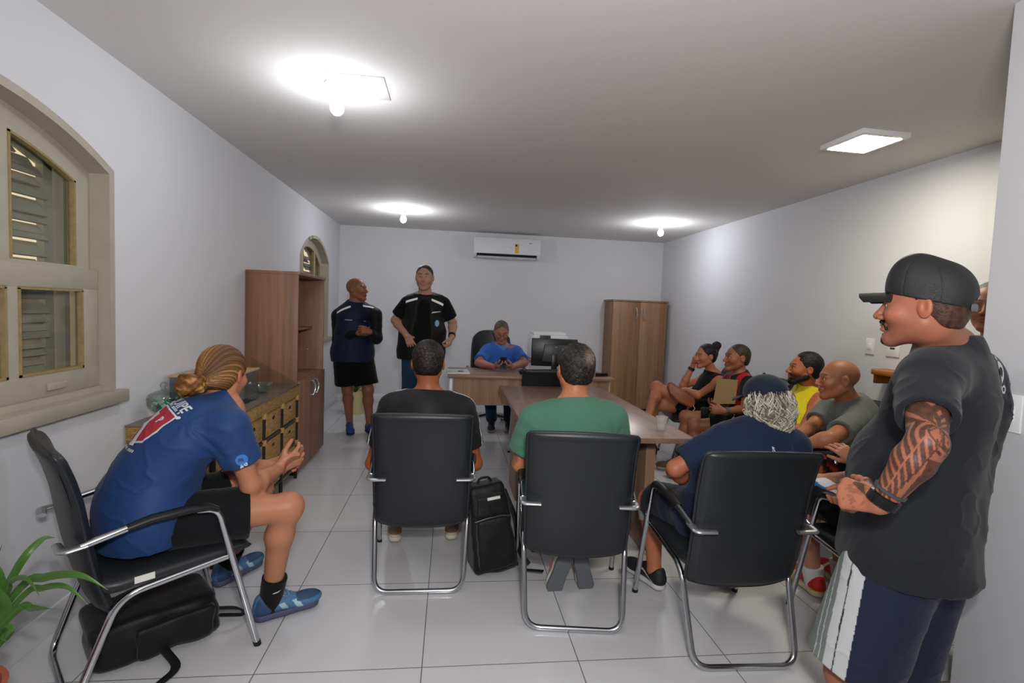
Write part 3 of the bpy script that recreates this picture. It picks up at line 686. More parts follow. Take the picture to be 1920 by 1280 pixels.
# ------------------------------------------------------------------ backpacks
M_nylon = mat('black_nylon', '#0d0e10', .55, spec=.35, bump=.35, bscale=45, sheen=.1); M_strap = mat('black_webbing', '#0a0a0b', .7)
def rbox(name, c, size, m, parent, bulge=.02, noise_=.006, seed=1, M=None, taper=0):
    bm = bmesh.new(); bmesh.ops.create_cube(bm, size=1); bmesh.ops.subdivide_edges(bm, edges=bm.edges[:], cuts=11, use_grid_fill=True)
    for v in bm.verts:
        p = v.co*2; q = Vector([max(-1, min(1, x)) for x in p]); r = .22
        inner = Vector([max(-(1-r), min(1-r, x)) for x in q]); dd = q-inner
        q = inner+(dd.normalized()*r if dd.length > 0 else dd)
        k = 1+bulge*8*(1-max(abs(q.x), abs(q.z))**2)*.5; tz = 1-taper*(q.z+1)/2
        v.co = Vector((q.x*size[0]/2*tz, q.y*size[1]/2*k*tz, q.z*size[2]/2))
        w_ = math.sin(v.co.x*41+seed)*math.sin(v.co.z*33+seed*2)+math.sin(v.co.z*67+v.co.x*20+seed*3)*.5
        v.co += v.co.normalized()*noise_*w_; v.co += Vector(c)
    me = bpy.data.meshes.new(name); bm.to_mesh(me); bm.free()
    return link_mesh(name, me, m, parent, 60)
t = thing('backpack', 'black backpack standing on the floor between the two middle chairs', 'backpack', (.270, 2.70, 0), math.radians(12))
t.rotation_euler = (math.radians(-6), math.radians(-7), math.radians(12))
rbox('main_bag', (0, 0, .235), (.25, .17, .46), M_nylon, t, .02, .006, 1, taper=.22)
rbox('front_pocket', (0, -.09, .17), (.20, .07, .26), M_nylon, t, .03, .005, 4, taper=.1)
rbox('top_pocket', (.0, -.075, .36), (.17, .05, .11), M_nylon, t, .03, .004, 6, taper=.2)
MB().tube([(-.10, -.115, .30), (-.04, -.128, .312), (.04, -.128, .312), (.09, -.115, .30)], .004, 8).build('zip', M_grey, t)
MB().box((-.02, -.112, .395), (.05, -.104, .41), bev=.002).build('logo_patch', M_label, t)
MB().tube(fillet([(.11, .02, .40), (.150, .0, .25), (.145, -.03, .06), (.17, -.09, .012)], .05), .014, 8, flat=(.3, (0, 1, 0))).build('strap', M_strap, t)
MB().tube([(.13, -.13, .008), (.21, -.20, .008)], .012, 8, flat=(.4, (0, 0, 1))).build('strap_end', M_strap, t)
MB().tube(fillet([(-.04, .0, .45), (-.03, .0, .49), (.03, .0, .49), (.04, .0, .45)], .02), .007, 8).build('carry_handle', M_strap, t)
t = thing('backpack', 'black backpack lying on the floor under the blond man\'s chair', 'backpack', (-1.16, 2.16, 0), math.radians(40))
rbox('main_bag', (0, 0, .10), (.42, .26, .17), M_nylon, t, .02, .008, 3)
rbox('front_pocket', (.05, -.11, .09), (.26, .10, .12), M_nylon, t, .02, .006, 5)
MB().tube(fillet([(.18, -.08, .10), (.28, -.14, .09), (.33, -.10, .02), (.24, -.02, .02)], .04), .013, 8, flat=(.3, (0, 0, 1))).build('strap', M_strap, t)
MB().tube(fillet([(.0, -.14, .05), (.03, -.26, .012), (-.10, -.34, .01)], .04), .016, 8, flat=(.3, (0, 0, 1))).build('strap', M_strap, t)
# ================================================================== IMPLICIT SURFACES (bodies and clothes grow as one skin)
V = Vector
def A3(v): return np.array((v[0], v[1], v[2]), float)
class Cap:      # tapered capsule, optionally flattened along an axis
    def __init__(s, a, b, ra, rb, ax=None, f=1.0):
        s.a, s.b, s.ra, s.rb = A3(a), A3(b), ra, rb; s.M = None; s.sc = 1
        if ax is not None:
            n = A3(ax); n /= np.linalg.norm(n); s.M = np.eye(3)+(1/f-1)*np.outer(n, n); s.sc = min(1, f)
        s.ab = s.b-s.a
        if s.M is not None: s.ab = s.ab@s.M.T
        s.L2 = max(float(s.ab@s.ab), 1e-12); r = max(ra, rb)*max(1, f)+.002
        s.lo = np.minimum(s.a, s.b)-r; s.hi = np.maximum(s.a, s.b)+r
    def d(s, P):
        Q = P-s.a
        if s.M is not None: Q = Q@s.M.T
        t = np.clip(Q@s.ab/s.L2, 0, 1); Q = Q-t[:, None]*s.ab
        return (np.sqrt((Q*Q).sum(1))-(s.ra+t*(s.rb-s.ra)))*s.sc
class Ell:
    def __init__(s, c, r, R=None):
        s.c = A3(c); s.r = np.array(r, float); s.R = np.eye(3) if R is None else np.array([A3(v) for v in R]).T
        m = s.r.max()+.002; s.lo = s.c-m; s.hi = s.c+m
    def d(s, P):
        q = (P-s.c)@s.R; k0 = np.sqrt(((q/s.r)**2).sum(1)); k1 = np.sqrt(((q/s.r**2)**2).sum(1))+1e-9
        return k0*(k0-1)/k1
class Box:
    def __init__(s, c, h, R=None, rd=.005):
        s.c = A3(c); s.h = np.array(h, float)-rd; s.rd = rd; s.R = np.eye(3) if R is None else np.array([A3(v) for v in R]).T
        m = np.linalg.norm(h)+.002; s.lo = s.c-m; s.hi = s.c+m
    def d(s, P):
        q = np.abs((P-s.c)@s.R)-s.h; return np.sqrt((np.maximum(q, 0)**2).sum(1))+np.minimum(q.max(1), 0)-s.rd
class Pln:      # keeps the side opposite to n
    def __init__(s, p, n): s.p = A3(p); s.n = A3(n); s.n /= np.linalg.norm(s.n); s.lo = None
    def d(s, P): return (P-s.p)@s.n
def smin(a, b, k):
    if k <= 0: return np.minimum(a, b)
    h = np.maximum(k-np.abs(a-b), 0)/k; return np.minimum(a, b)-h*h*k*.25
class Grp:
    """ops: (kind, prim, k) with kind u (join), s (carve), i (keep inside)"""
    def __init__(s, ops, off=0):
        s.ops = [o if len(o) == 3 else (o[0], o[1], 0) for o in ops]; s.off = off
        us = [o[1] for o in s.ops if o[0] == 'u' and o[1].lo is not None]
        s.lo = np.min([u.lo for u in us], 0)-off; s.hi = np.max([u.hi for u in us], 0)+off
    def d(s, P):
        D = None
        for kd, pr, k in s.ops:
            e = pr.d(P)
            if D is None: D = e
            elif kd == 'u': D = smin(D, e, k)
            elif kd == 's': D = -smin(-D, e, k)
            else: D = -smin(-D, -e, k)
        return D-s.off
def sdf_blocks(G, res, keep=None, drop=None, B=8):
    pad = .02; lo = np.floor((G.lo-pad)/(res*B)).astype(int); hi = np.ceil((G.hi+pad)/(res*B)).astype(int)
    g = np.stack(np.meshgrid(*[np.arange(lo[i], hi[i]) for i in range(3)], indexing='ij'), -1).reshape(-1, 3)
    C = (g+.5)*res*B; R = .866*res*B
    if keep is not None:
        m = np.zeros(len(g), bool)
        for c, r in keep: m |= ((C-A3(c))**2).sum(1) < (r+R)**2
        g, C = g[m], C[m]
    if drop is not None:
        m = np.ones(len(g), bool)
        for c, r in drop: m &= ((C-A3(c))**2).sum(1) > max(0, r-R)**2
        g, C = g[m], C[m]
    vals = [o[1].d(C) for o in G.ops]; D = None; um = None
    for (kd, pr, k), e in zip(G.ops, vals):
        if D is None: D = e.copy(); um = e.copy()
        elif kd == 'u': D = smin(D, e, k); um = np.minimum(um, e)
        elif kd == 's': D = -smin(-D, e, k)
        else: D = -smin(-D, -e, k)
    D = D-G.off; act = np.abs(D) < R*1.3+.012
    g = g[act]; um = um[act]; Da = D[act]; vals = [v[act] for v in vals]
    nb = len(g)
    if nb == 0: return None
    ar = np.arange(B+1); loc = np.stack(np.meshgrid(ar, ar, ar, indexing='ij'), -1).reshape(-1, 3)
    n1 = len(loc); F = np.full((nb, n1), 1e3)
    base = g*B
    started = False
    for (kd, pr, k), e in zip(G.ops, vals):
        if kd == 'u': rel = e-um < 2.2*R+k
        elif kd == 's': rel = -e > Da-2.4*R-k-.01
        else: rel = e > Da-2.4*R-k-.01
        idx = np.nonzero(rel)[0]
        for s0 in range(0, len(idx), 600):
            ii = idx[s0:s0+600]; P = ((base[ii][:, None, :]+loc[None])*res).reshape(-1, 3); ev = pr.d(P).reshape(len(ii), n1)
            if kd == 'u': F[ii] = smin(F[ii], ev, k) if started else ev
            elif kd == 's': F[ii] = -smin(-F[ii], ev, k)
            else: F[ii] = -smin(-F[ii], -ev, k)
        started = True
    F -= G.off
    return base, F.reshape(nb, B+1, B+1, B+1)
def surface(G, res, keep=None, drop=None, B=8):
    r = sdf_blocks(G, res, keep, drop, B)
    if r is None: return np.zeros((0, 3)), np.zeros((0, 4), int)
    base, F = r; S = F < 0; nb = len(base)
    cor = [(i, j, k) for i in (0, 1) for j in (0, 1) for k in (0, 1)]
    cnt = sum(S[:, i:i+B, j:j+B, k:k+B].astype(np.int8) for i, j, k in cor)
    a = np.argwhere((cnt > 0) & (cnt < 8)); b_, x, y, z = a.T
    if len(a) == 0: return np.zeros((0, 3)), np.zeros((0, 4), int)
    cv = np.stack([F[b_, x+i, y+j, z+k] for i, j, k in cor], 1); cs = cv < 0
    acc = np.zeros((len(a), 3)); w = np.zeros(len(a)); cf = np.array(cor, float)
    for p in range(8):
        for q in range(p+1, 8):
            if abs(cf[p]-cf[q]).sum() == 1:
                m = cs[:, p] != cs[:, q]; t = np.where(m, cv[:, p]/np.where(m, cv[:, p]-cv[:, q], 1), 0)
                pt = cf[p]+t[:, None]*(cf[q]-cf[p]); acc[m] += pt[m]; w[m] += 1
    gc = base[b_]+np.stack([x, y, z], 1); verts = (gc+acc/w[:, None])*res
    mn = gc.min(0)-2; sp = gc.max(0)-mn+4
    key = lambda c: ((c[:, 0]-mn[0])*sp[1]+(c[:, 1]-mn[1]))*sp[2]+(c[:, 2]-mn[2])
    ks = key(gc); od = np.argsort(ks); ks = ks[od]; verts = verts[od]
    faces = []
    for ax in range(3):
        o = [0, 0, 0]; o[ax] = 1
        S0 = S[:, :B, :B, :B]; S1 = S[:, o[0]:B+o[0], o[1]:B+o[1], o[2]:B+o[2]]
        e = np.argwhere(S0 != S1)
        if len(e) == 0: continue
        c = base[e[:, 0]]+e[:, 1:]; ins = S0[e[:, 0], e[:, 1], e[:, 2], e[:, 3]]
        u, v = (ax+1) % 3, (ax+2) % 3; ids = []; ok = np.ones(len(e), bool)
        for du, dv in ((0, 0), (1, 0), (1, 1), (0, 1)):
            cc = c.copy(); cc[:, u] -= du; cc[:, v] -= dv; kk = key(cc); i = np.searchsorted(ks, kk); i = np.minimum(i, len(ks)-1)
            ok &= ks[i] == kk; ids.append(i)
        f = np.stack(ids, 1); f = np.where(ins[:, None], f, f[:, ::-1]); faces.append(f[ok])
    f = np.concatenate(faces)
    cen = verts[f].mean(1); m = np.ones(len(f), bool)
    if keep is not None:
        m = np.zeros(len(f), bool)
        for c, r in keep: m |= ((cen-A3(c))**2).sum(1) < r*r
    if drop is not None:
        for c, r in drop: m &= ((cen-A3(c))**2).sum(1) > (r-.006)**2
    f = f[m]; used = np.unique(f); re = np.zeros(len(verts), int); re[used] = np.arange(len(used))
    return verts[used], re[f]
def vnormals(v, f):
    n = np.cross(v[f[:, 2]]-v[f[:, 0]], v[f[:, 3]]-v[f[:, 1]]); N = np.zeros_like(v)
    for i in range(4): np.add.at(N, f[:, i], n)
    return N/(np.linalg.norm(N, axis=1)[:, None]+1e-12)
def smooth_v(v, f, it, lam=.5):
    for _ in range(it):
        s = np.zeros_like(v); c = np.zeros(len(v))
        for i in range(4):
            j = (i+1) % 4; np.add.at(s, f[:, i], v[f[:, j]]); np.add.at(c, f[:, i], 1); np.add.at(s, f[:, j], v[f[:, i]]); np.add.at(c, f[:, j], 1)
        v = v+lam*(s/np.maximum(c, 1)[:, None]-v)
    return v
BVH = {}
def raw_mesh(name, v, f, m, parent, col=None, shift=(0, 0, 0), bvh=False):
    me = bpy.data.meshes.new(name); me.vertices.add(len(v)); me.vertices.foreach_set('co', (v-np.array(shift)).astype(np.float32).ravel())
    me.loops.add(f.size); me.loops.foreach_set('vertex_index', f.astype(np.int32).ravel())
    me.polygons.add(len(f)); me.polygons.foreach_set('loop_start', np.arange(0, f.size, f.shape[1], dtype=np.int32))
    me.update(calc_edges=True); me.validate()
    me.polygons.foreach_set('use_smooth', np.ones(len(me.polygons), bool))
    if col is not None:
        at_ = me.color_attributes.new('Col', 'FLOAT_COLOR', 'POINT'); c4 = np.ones((len(v), 4), np.float32); c4[:, :3] = col; at_.data.foreach_set('color', c4.ravel())
    o = bpy.data.objects.new(name, me); COL.objects.link(o); me.materials.append(m)
    if parent is not None: o.parent = parent
    return o
def sdf_obj(name, G, res, m, parent=None, col=None, disp=None, fine=None, sm=0):
    """fine: [(centre, radius, res)] zones that get a finer grid; col(P,N)->rgb; disp(P,N)->offset along N"""
    sh = tuple(parent.location) if parent is not None else (0, 0, 0)
    p_ = parent
    while p_ is not None and p_.parent is not None: p_ = p_.parent; sh = tuple(V(sh)+p_.location)
    v, f = surface(G, res, drop=[(c, r) for c, r, _ in fine] if fine else None)
    if sm: v = smooth_v(v, f, sm)
    vs, fs, n = [v], [f], len(v)
    for i, (c, r, rs) in enumerate(fine or []):
        v2, f2 = surface(G, rs, keep=[(c, r)], drop=[(c2, r2-.004) for c2, r2, _ in fine[:i]] or None)
        if len(v2): v2 = v2+vnormals(v2, f2)*.0003
        vs.append(v2); fs.append(f2+n); n += len(v2)
    v = np.concatenate(vs); f = np.concatenate(fs)
    N = vnormals(v, f); P0 = v
    if disp is not None: v = v+N*disp(P0, N)[:, None]
    c = col(P0, N) if col is not None else None
    return raw_mesh(name, v, f, m, parent, c, sh)
# ------------------------------------------------------------------ helpers for patterns and folds
def fold_noise(P, seed, scale, dirv=None, stretch=.25):
    """smooth pseudo-noise in [-1,1]; features drawn out along dirv"""
    r = np.random.default_rng(seed); Q = P.copy()
    if dirv is not None:
        n = A3(dirv); n /= np.linalg.norm(n); Q = Q-(1-stretch)*np.outer(Q@n, n)
    out = np.zeros(len(P)); amp = 0
    for o in range(4):
        for _ in range(3):
            k = r.normal(size=3); k = k/np.linalg.norm(k)*scale*(1.6**o)*r.uniform(.7, 1.3)
            k2 = r.normal(size=3)*scale*.5
            out += .62**o*np.sin(Q@k+r.uniform(0, 6.28)+1.2*np.sin(Q@k2+r.uniform(0, 6.28)))
        amp += .62**o*2
    return np.clip(out/amp, -1, 1)
def ridged(P, seed, scale, dirv, stretch=.2):
    n = fold_noise(P, seed, scale, dirv, stretch); return (1-np.abs(n)*2.0).clip(-1, 1)**3
def kin(Aj, px, L, far=True, name=''):
    """end of a limb of length L that starts at Aj and is seen at pixel px"""
    d = ray(*px).normalized(); o = CAM-Aj; b = o.dot(d); c = o.length_squared-L*L; D = b*b-c
    if D < 0:
        p = CAM+d*(-b); q = Aj+(p-Aj).normalized()*L
        print('KIN', name, 'pixel out of reach by %.3f m' % ((p-Aj).length-L)); return q
    t = -b+math.sqrt(D) if far else -b-math.sqrt(D)
    return CAM+d*t
def frame(up, right):
    u = up.normalized(); r = (right-u*right.dot(u)).normalized(); f = u.cross(r); return r, f, u
def onto(o_list, pts_fn, name, m, parent, off=.0015):
    pass
# ------------------------------------------------------------------ skin materials
def skin_mat():
    m = mat('skin', rough=.48, spec=.4, attr=True, var=.05, vscale=35, bump=.12, bscale=160, sss=.06); return m
M_skin = skin_mat(); M_hair = mat('hair', rough=.5, spec=.35, attr=True, var=.25, vscale=220, bump=.5, bscale=260)
M_cloth = mat('cotton_knit', rough=.85, spec=.18, attr=True, var=.05, vscale=60, bump=.15, bscale=420, sheen=.08)
M_poly = mat('polyester_fabric', rough=.6, spec=.25, attr=True, var=.04, vscale=60, bump=.10, bscale=400, sheen=.05)
M_shoe = mat('shoe_upper', rough=.6, attr=True, var=.08, vscale=60, bump=.2, bscale=300)
M_rubber = mat('shoe_sole', rough=.6, attr=True, bump=.1, bscale=120)
M_eye = mat('eyeball', rough=.15, attr=True)
def L3(c): return np.array(lin(c))
def const(c):
    c = L3(c); return lambda P, N: np.tile(c, (len(P), 1))
# ------------------------------------------------------------------ head
def head_ops(hd, R, F, U, s=1.0, jaw=1.0, fat=0, nose=1.0):
    W = lambda r, f, u: hd+(R*r+F*f+U*u)*s
    RR = (R, F, U); o = []
    o.append(('u', Ell(W(0, -.012, .034), (.076*s, .097*s, .084*s), RR), 0))
    o.append(('u', Ell(W(0, .026, -.020), ((.062+fat)*s, .066*s, .085*s), RR), .03*s))
    for e in (-1, 1):
        o.append(('u', Cap(W(e*.047*jaw, -.01, -.045), W(e*.014*jaw, .068, -.096), (.022+fat)*s, .017*s), .03*s))
        o.append(('u', Ell(W(e*.043, .062, -.022), (.021*s, .022*s, .02*s), RR), .03*s))
    o.append(('u', Ell(W(0, .078, -.097), (.019*s, .017*s, .016*s), RR), .02*s))
    o.append(('u', Cap(W(-.034, .077, .024), W(.034, .077, .024), .012*s, .012*s), .02*s))
    for e in (-1, 1): o.append(('s', Ell(W(e*.031, .105, .006), (.018*s, .018*s, .0125*s), RR), .012*s))
    o.append(('u', Cap(W(0, .088, .014), W(0, (.113 if nose == 1 else .108+.006*nose), -.026), .0075*s, .0105*s*nose), .012*s))
    for e in (-1, 1): o.append(('u', Ell(W(e*.0125*nose, .100, -.031), (.0085*s, .011*s, .0075*s), RR), .008*s))
    o.append(('u', Cap(W(-.019, .089, -.054), W(.019, .089, -.054), .0065*s, .0065*s), .008*s))
    o.append(('u', Cap(W(-.006, .096, -.053), W(.006, .096, -.053), .0062*s, .0062*s), .006*s))
    o.append(('u', Cap(W(-.013, .093, -.066), W(.013, .093, -.066), .0075*s, .0075*s), .007*s))
    o.append(('s', Cap(W(-.021, .100, -.0602), W(.021, .100, -.0602), .0022*s, .0022*s), .003*s))
    for e in (-1, 1):
        er = (R*e*.35+F*-.94).normalized(); en = U.cross(er)
        o.append(('u', Ell(W(e*.079, -.012, .0), (.0065*s, .019*s, .031*s), ((R*.94+F*.34*e), (F*.94-R*.34*e), U)), .006*s))
        o.append(('s', Ell(W(e*.0875, -.007, .004), (.0075*s, .0105*s, .020*s), RR), .0015*s))
    return o, W
def hand_ops(w, d, pn, side, s=1.0, curl=(35, 40, 45, 50), thumb=(35, 20), spread=.12, flat=.62):
    """wrist w, direction of the fingers d, palm normal pn; side +1 right, -1 left"""
    d = d.normalized(); pn = (pn-d*pn.dot(d)).normalized(); th = d.cross(pn)*side       # thumb side
    o = []; L = [.072, .079, .074, .058]; off = [.031, .0105, -.0105, -.030]; pl = [.088, .092, .088, .080]
    for i in range(4):
        a = w+th*off[i]*.45*s+d*.006*s; k = w+d*pl[i]*s+th*off[i]*s-pn*(.004 if i in (1, 2) else 0)*s
        o.append(('u', Cap(a, k, .0145*s, .0112*s, pn, .85), .014*s))
        dd = (d+th*(off[i]/.03)*spread).normalized(); p = k; ang = 0; r = .0092*s
        for j, fr in enumerate((.46, .30, .24)):
            ang += math.radians(curl[i]*(.9 if j == 0 else 1.0))
            v = dd*math.cos(ang)+pn*math.sin(ang); q = p+v*L[i]*fr*s
            o.append(('u', Cap(p, q, r, r*.92), .004*s)); p = q; r *= .92
    b = w+d*.022*s+th*.016*s+pn*.006*s; v1 = (d*.72+th*.72*math.cos(math.radians(thumb[1]))+pn*.35).normalized(); m_ = b+v1*.048*s
    o.append(('u', Cap(b, m_, .0165*s, .0125*s), .016*s))
    a = math.radians(thumb[0]); v2 = (v1*math.cos(a)+(pn*.6+d*.6-th*.5).normalized()*math.sin(a)).normalized(); n_ = m_+v2*.033*s
    o.append(('u', Cap(m_, n_, .0112*s, .0098*s), .006*s)); v3 = (v2+d*.2+pn*.15).normalized()
    o.append(('u', Cap(n_, n_+v3*.026*s, .0098*s, .008*s), .005*s))
    return o
class Body:
    """joints in world space: pel, nk, hd, sh/el/wr/hp/kn/an [L,R]; prt/crt right-hand directions of pelvis and chest"""
    def __init__(s, **k): s.__dict__.update(k)
def make_body(j, b=1.0, hs=1.0, arm=1.0, leg=1.0, fat=0, jaw=1.0, belly=0, neck=1.0, nose=1.0, hands=True):
    o = []
    j.pr, j.pf, j.pu = frame(V((0, 0, 1)) if not hasattr(j, 'pup') else j.pup, j.prt)
    wst = j.pel.lerp(j.nk, .36)+getattr(j, 'wo', V((0, 0, 0))); cst = j.pel.lerp(j.nk, .70)+getattr(j, 'co', V((0, 0, 0))); j.wst, j.cst = wst, cst
    j.cr, j.cf, j.cu = frame((j.nk-wst), j.crt)
    if not hasattr(j, 'hp'): j.hp = [j.pel-j.pr*.088, j.pel+j.pr*.088]
    if not hasattr(j, 'sh'): j.sh = [j.nk-j.cu*.055-j.cr*.172*b**.5, j.nk-j.cu*.055+j.cr*.172*b**.5]
    R, F, U = j.hr, j.hf, j.hu
    T = [('u', Ell(cst+j.cf*.0, (.158*b, .112*b, .175), (j.cr, j.cf, j.cu)), 0),
         ('u', Ell(wst+j.cf*belly*.6, (.140*b+belly*.3, .105*b+belly, .15), (j.cr, j.cf, j.cu)), .08),
         ('u', Cap(j.hp[0], j.hp[1], .098*b, .098*b, j.pf, .95), .08),
         ('u', Cap(j.sh[0].lerp(j.nk, .22)-j.cu*.012, j.sh[1].lerp(j.nk, .22)-j.cu*.012, .056*b, .056*b), .05),
         ('u', Cap(j.sh[0].lerp(j.nk, .30), j.nk+j.cu*.012, .034, .042*neck), .05), ('u', Cap(j.sh[1].lerp(j.nk, .30), j.nk+j.cu*.012, .034, .042*neck), .05)]
    j.torso = T; o += T
    o.append(('u', Cap(j.nk+j.cf*.0, j.hd-U*.045-F*.018, .057*neck, .053*neck), .03))
    for i in (0, 1):
        a = arm
        o.append(('u', Cap(j.sh[i], j.sh[i].lerp(j.el[i], .18), .056*a, .051*a), .04))
        o.append(('u', Cap(j.sh[i].lerp(j.el[i], .15), j.el[i], .049*a, .037*a), .02))
        m_ = j.el[i].lerp(j.wr[i], .28); ax = j.wr[i]-j.el[i]
        o.append(('u', Cap(j.el[i], m_, .037*a, .041*a), .02)); o.append(('u', Cap(m_, j.wr[i], .041*a, .0255*a), .015))
        g = leg; k = j.kn[i]; an = j.an[i]; hp = j.hp[i]
        o.append(('u', Cap(hp, k, .088*g, .054*g), .05)); back = (j.kn[i]-j.hp[i]).normalized()
        cm = k.lerp(an, .30); sd = (an-k).normalized(); bk = -(V(j.td[i])-sd*V(j.td[i]).dot(sd)).normalized()
        o.append(('u', Ell(k+(-bk)*.008, (.052*g, .052*g, .056*g)), .03))
        o.append(('u', Cap(k, cm+bk*.014, .050*g, .054*g), .03)); o.append(('u', Cap(cm+bk*.012, an, .052*g, .034*g), .03))
        t = V(j.td[i]).normalized(); o.append(('u', Cap(an-t*.02-V((0, 0, 1))*.03*getattr(j, 'flatfoot', 1), an+t*.13+getattr(j, 'tdn', V((0, 0, -.055))), .033, .024), .03))
    ho, W = head_ops(j.hd, R, F, U, hs, jaw, fat, nose); j.W = W
    o.append(('u', Grp(ho), .012))
    j.hand_c = []
    if hands:
        for i in (0, 1):
            h = j.hands[i]
            if h is None: continue
            ops = hand_ops(j.wr[i], V(h[0]), V(h[1]), (-1, 1)[i], h[2] if len(h) > 2 else 1.0, *(h[3:] if len(h) > 3 else ()))
            o.append(('u', Grp(ops), .012)); j.hand_c.append(j.wr[i]+V(h[0]).normalized()*.085)
    return Grp(o)
def head_local(j, P, hs):
    Q = P-A3(j.hd); return np.stack([Q@A3(j.hr), Q@A3(j.hf), Q@A3(j.hu)], 1)/hs
def skin_col(j, base, hs=1.0, brow='#1a120d', lip=None, stub=0, stubc='#3a302b', scalp=None, extra=None, hairline=True):
    base = L3(base); lip_ = L3(lip) if lip else base*np.array([.95, .62, .6]); bw = L3(brow)
    def fn(P, N):
        C = np.tile(base, (len(P), 1)); q = head_local(j, P, hs); r, f, u = np.abs(q[:, 0]), q[:, 1], q[:, 2]
        inh = (np.abs(q) < .14).all(1)
        def mix(w, c):
            nonlocal C; w = np.clip(w, 0, 1)[:, None]*inh[:, None]; C = C*(1-w)+c*w
        # redder cheeks, nose and ears
        red = base*np.array([1.10, .82, .80])
        mix(np.exp(-(((r-.045)/.02)**2+((u+.025)/.02)**2))*(f > .03)*.5, red); mix((r > .074)*(f < .02)*.35, red); mix(np.exp(-((r/.02)**2+((u+.028)/.015)**2))*(f > .09)*.5, red)
        mix(np.clip(1.6-(((r)/.023)**2+((u+.060)/.0115)**2)*1.3, 0, 1)*(f > .08), lip_)
        mix((np.abs(u+.0602) < .0016)*(r < .021)*(f > .082)*.7, lip_*.35)
        yb = .0315+.004*np.sin((r-.016)/.034*3.14)-.0*r
        mix(np.clip(1.5-np.abs(u-yb)/.0038, 0, 1)*(r > .013)*(r < .051)*(f > .05)*.92, bw)
        # eye sockets a little darker-skinned, lash line
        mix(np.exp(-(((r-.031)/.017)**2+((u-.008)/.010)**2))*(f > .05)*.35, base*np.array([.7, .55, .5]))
        if stub: mix(np.clip((-.030-u)/.02, 0, 1)*np.clip((f+.005)/.035, 0, 1)*(1-np.clip(1.5-(((r)/.022)**2+((u+.060)/.011)**2), 0, 1))*stub, L3(stubc))
        if scalp:
            hl = (u-.068)*.72-(f-.083)*.69; mix(np.clip(hl/.012, 0, 1)*(u > -.06)*scalp[1], L3(scalp[0]))
        if extra is not None: C = extra(P, N, C, q)
        return C
    return fn
def add_eyes(j, root, hs=1.0, iris='#2a1a10', back=.0):
    for e in (-1, 1):
        c = j.W(e*.031, .0768-back, .006); G = Grp([('u', Ell(c, (.0118*hs,)*3))])
        def col(P, N, c=c):
            d = P-A3(c); d /= np.linalg.norm(d, axis=1)[:, None]; k = d@A3(j.hf)
            C = np.tile(L3('#d8cfc8'), (len(P), 1)); C[k > .86] = L3(iris); C[k > .955] = L3('#050505'); return C
        sdf_obj('eye', G, .0022, M_eye, root, col)
def hair_cap(j, root, hs, t=.008, color='#15100d', color2=None, line=.068, temple=0, disp=.0015, back=-.062, lower=None, name='hair', res=.0035, streak=None, front_drop=0, vary=.5, tilt=.69, extra_ops=None, shift=None):
    W = j.W; R, F, U = j.hr, j.hf, j.hu
    n = -(U*.72-F*tilt)
    sh_ = shift if shift is not None else (.010 if t > .005 else .0045)
    o = [('u', Ell(W(0, -.012-sh_, .034+sh_*.4), ((.0765+t)*hs, (.0975+t-sh_*.6)*hs, (.084+t)*hs), (R, F, U)), 0),
         ('u', Ell(W(0, -.050, -.02), ((.060+t*.8)*hs, (.050+t*.8)*hs, .060*hs), (R, F, U)), .03)]
    for x in (extra_ops or []): o.append(x)
    o.append(('i', Pln(W(0, .083, line), n), .008)); o.append(('i', Pln(W(0, 0, back), -U), .01))
    for e in (-1, 1): o.append(('s', Ell(W(e*.085, -.004, -.004), (.022*hs, .021*hs, .033*hs), (R, F, U)), .004))
    c1, c2 = L3(color), L3(color2 or color)
    def col(P, N):
        w = (fold_noise(P, 3, 260, None)*.5+.5)[:, None]*vary
        if streak is not None: w = streak(P)[:, None]
        return c1*(1-w)+c2*w
    return sdf_obj(name, Grp(o), res, M_hair, root, col, (lambda P, N: fold_noise(P, 5, 240)*disp), sm=1)
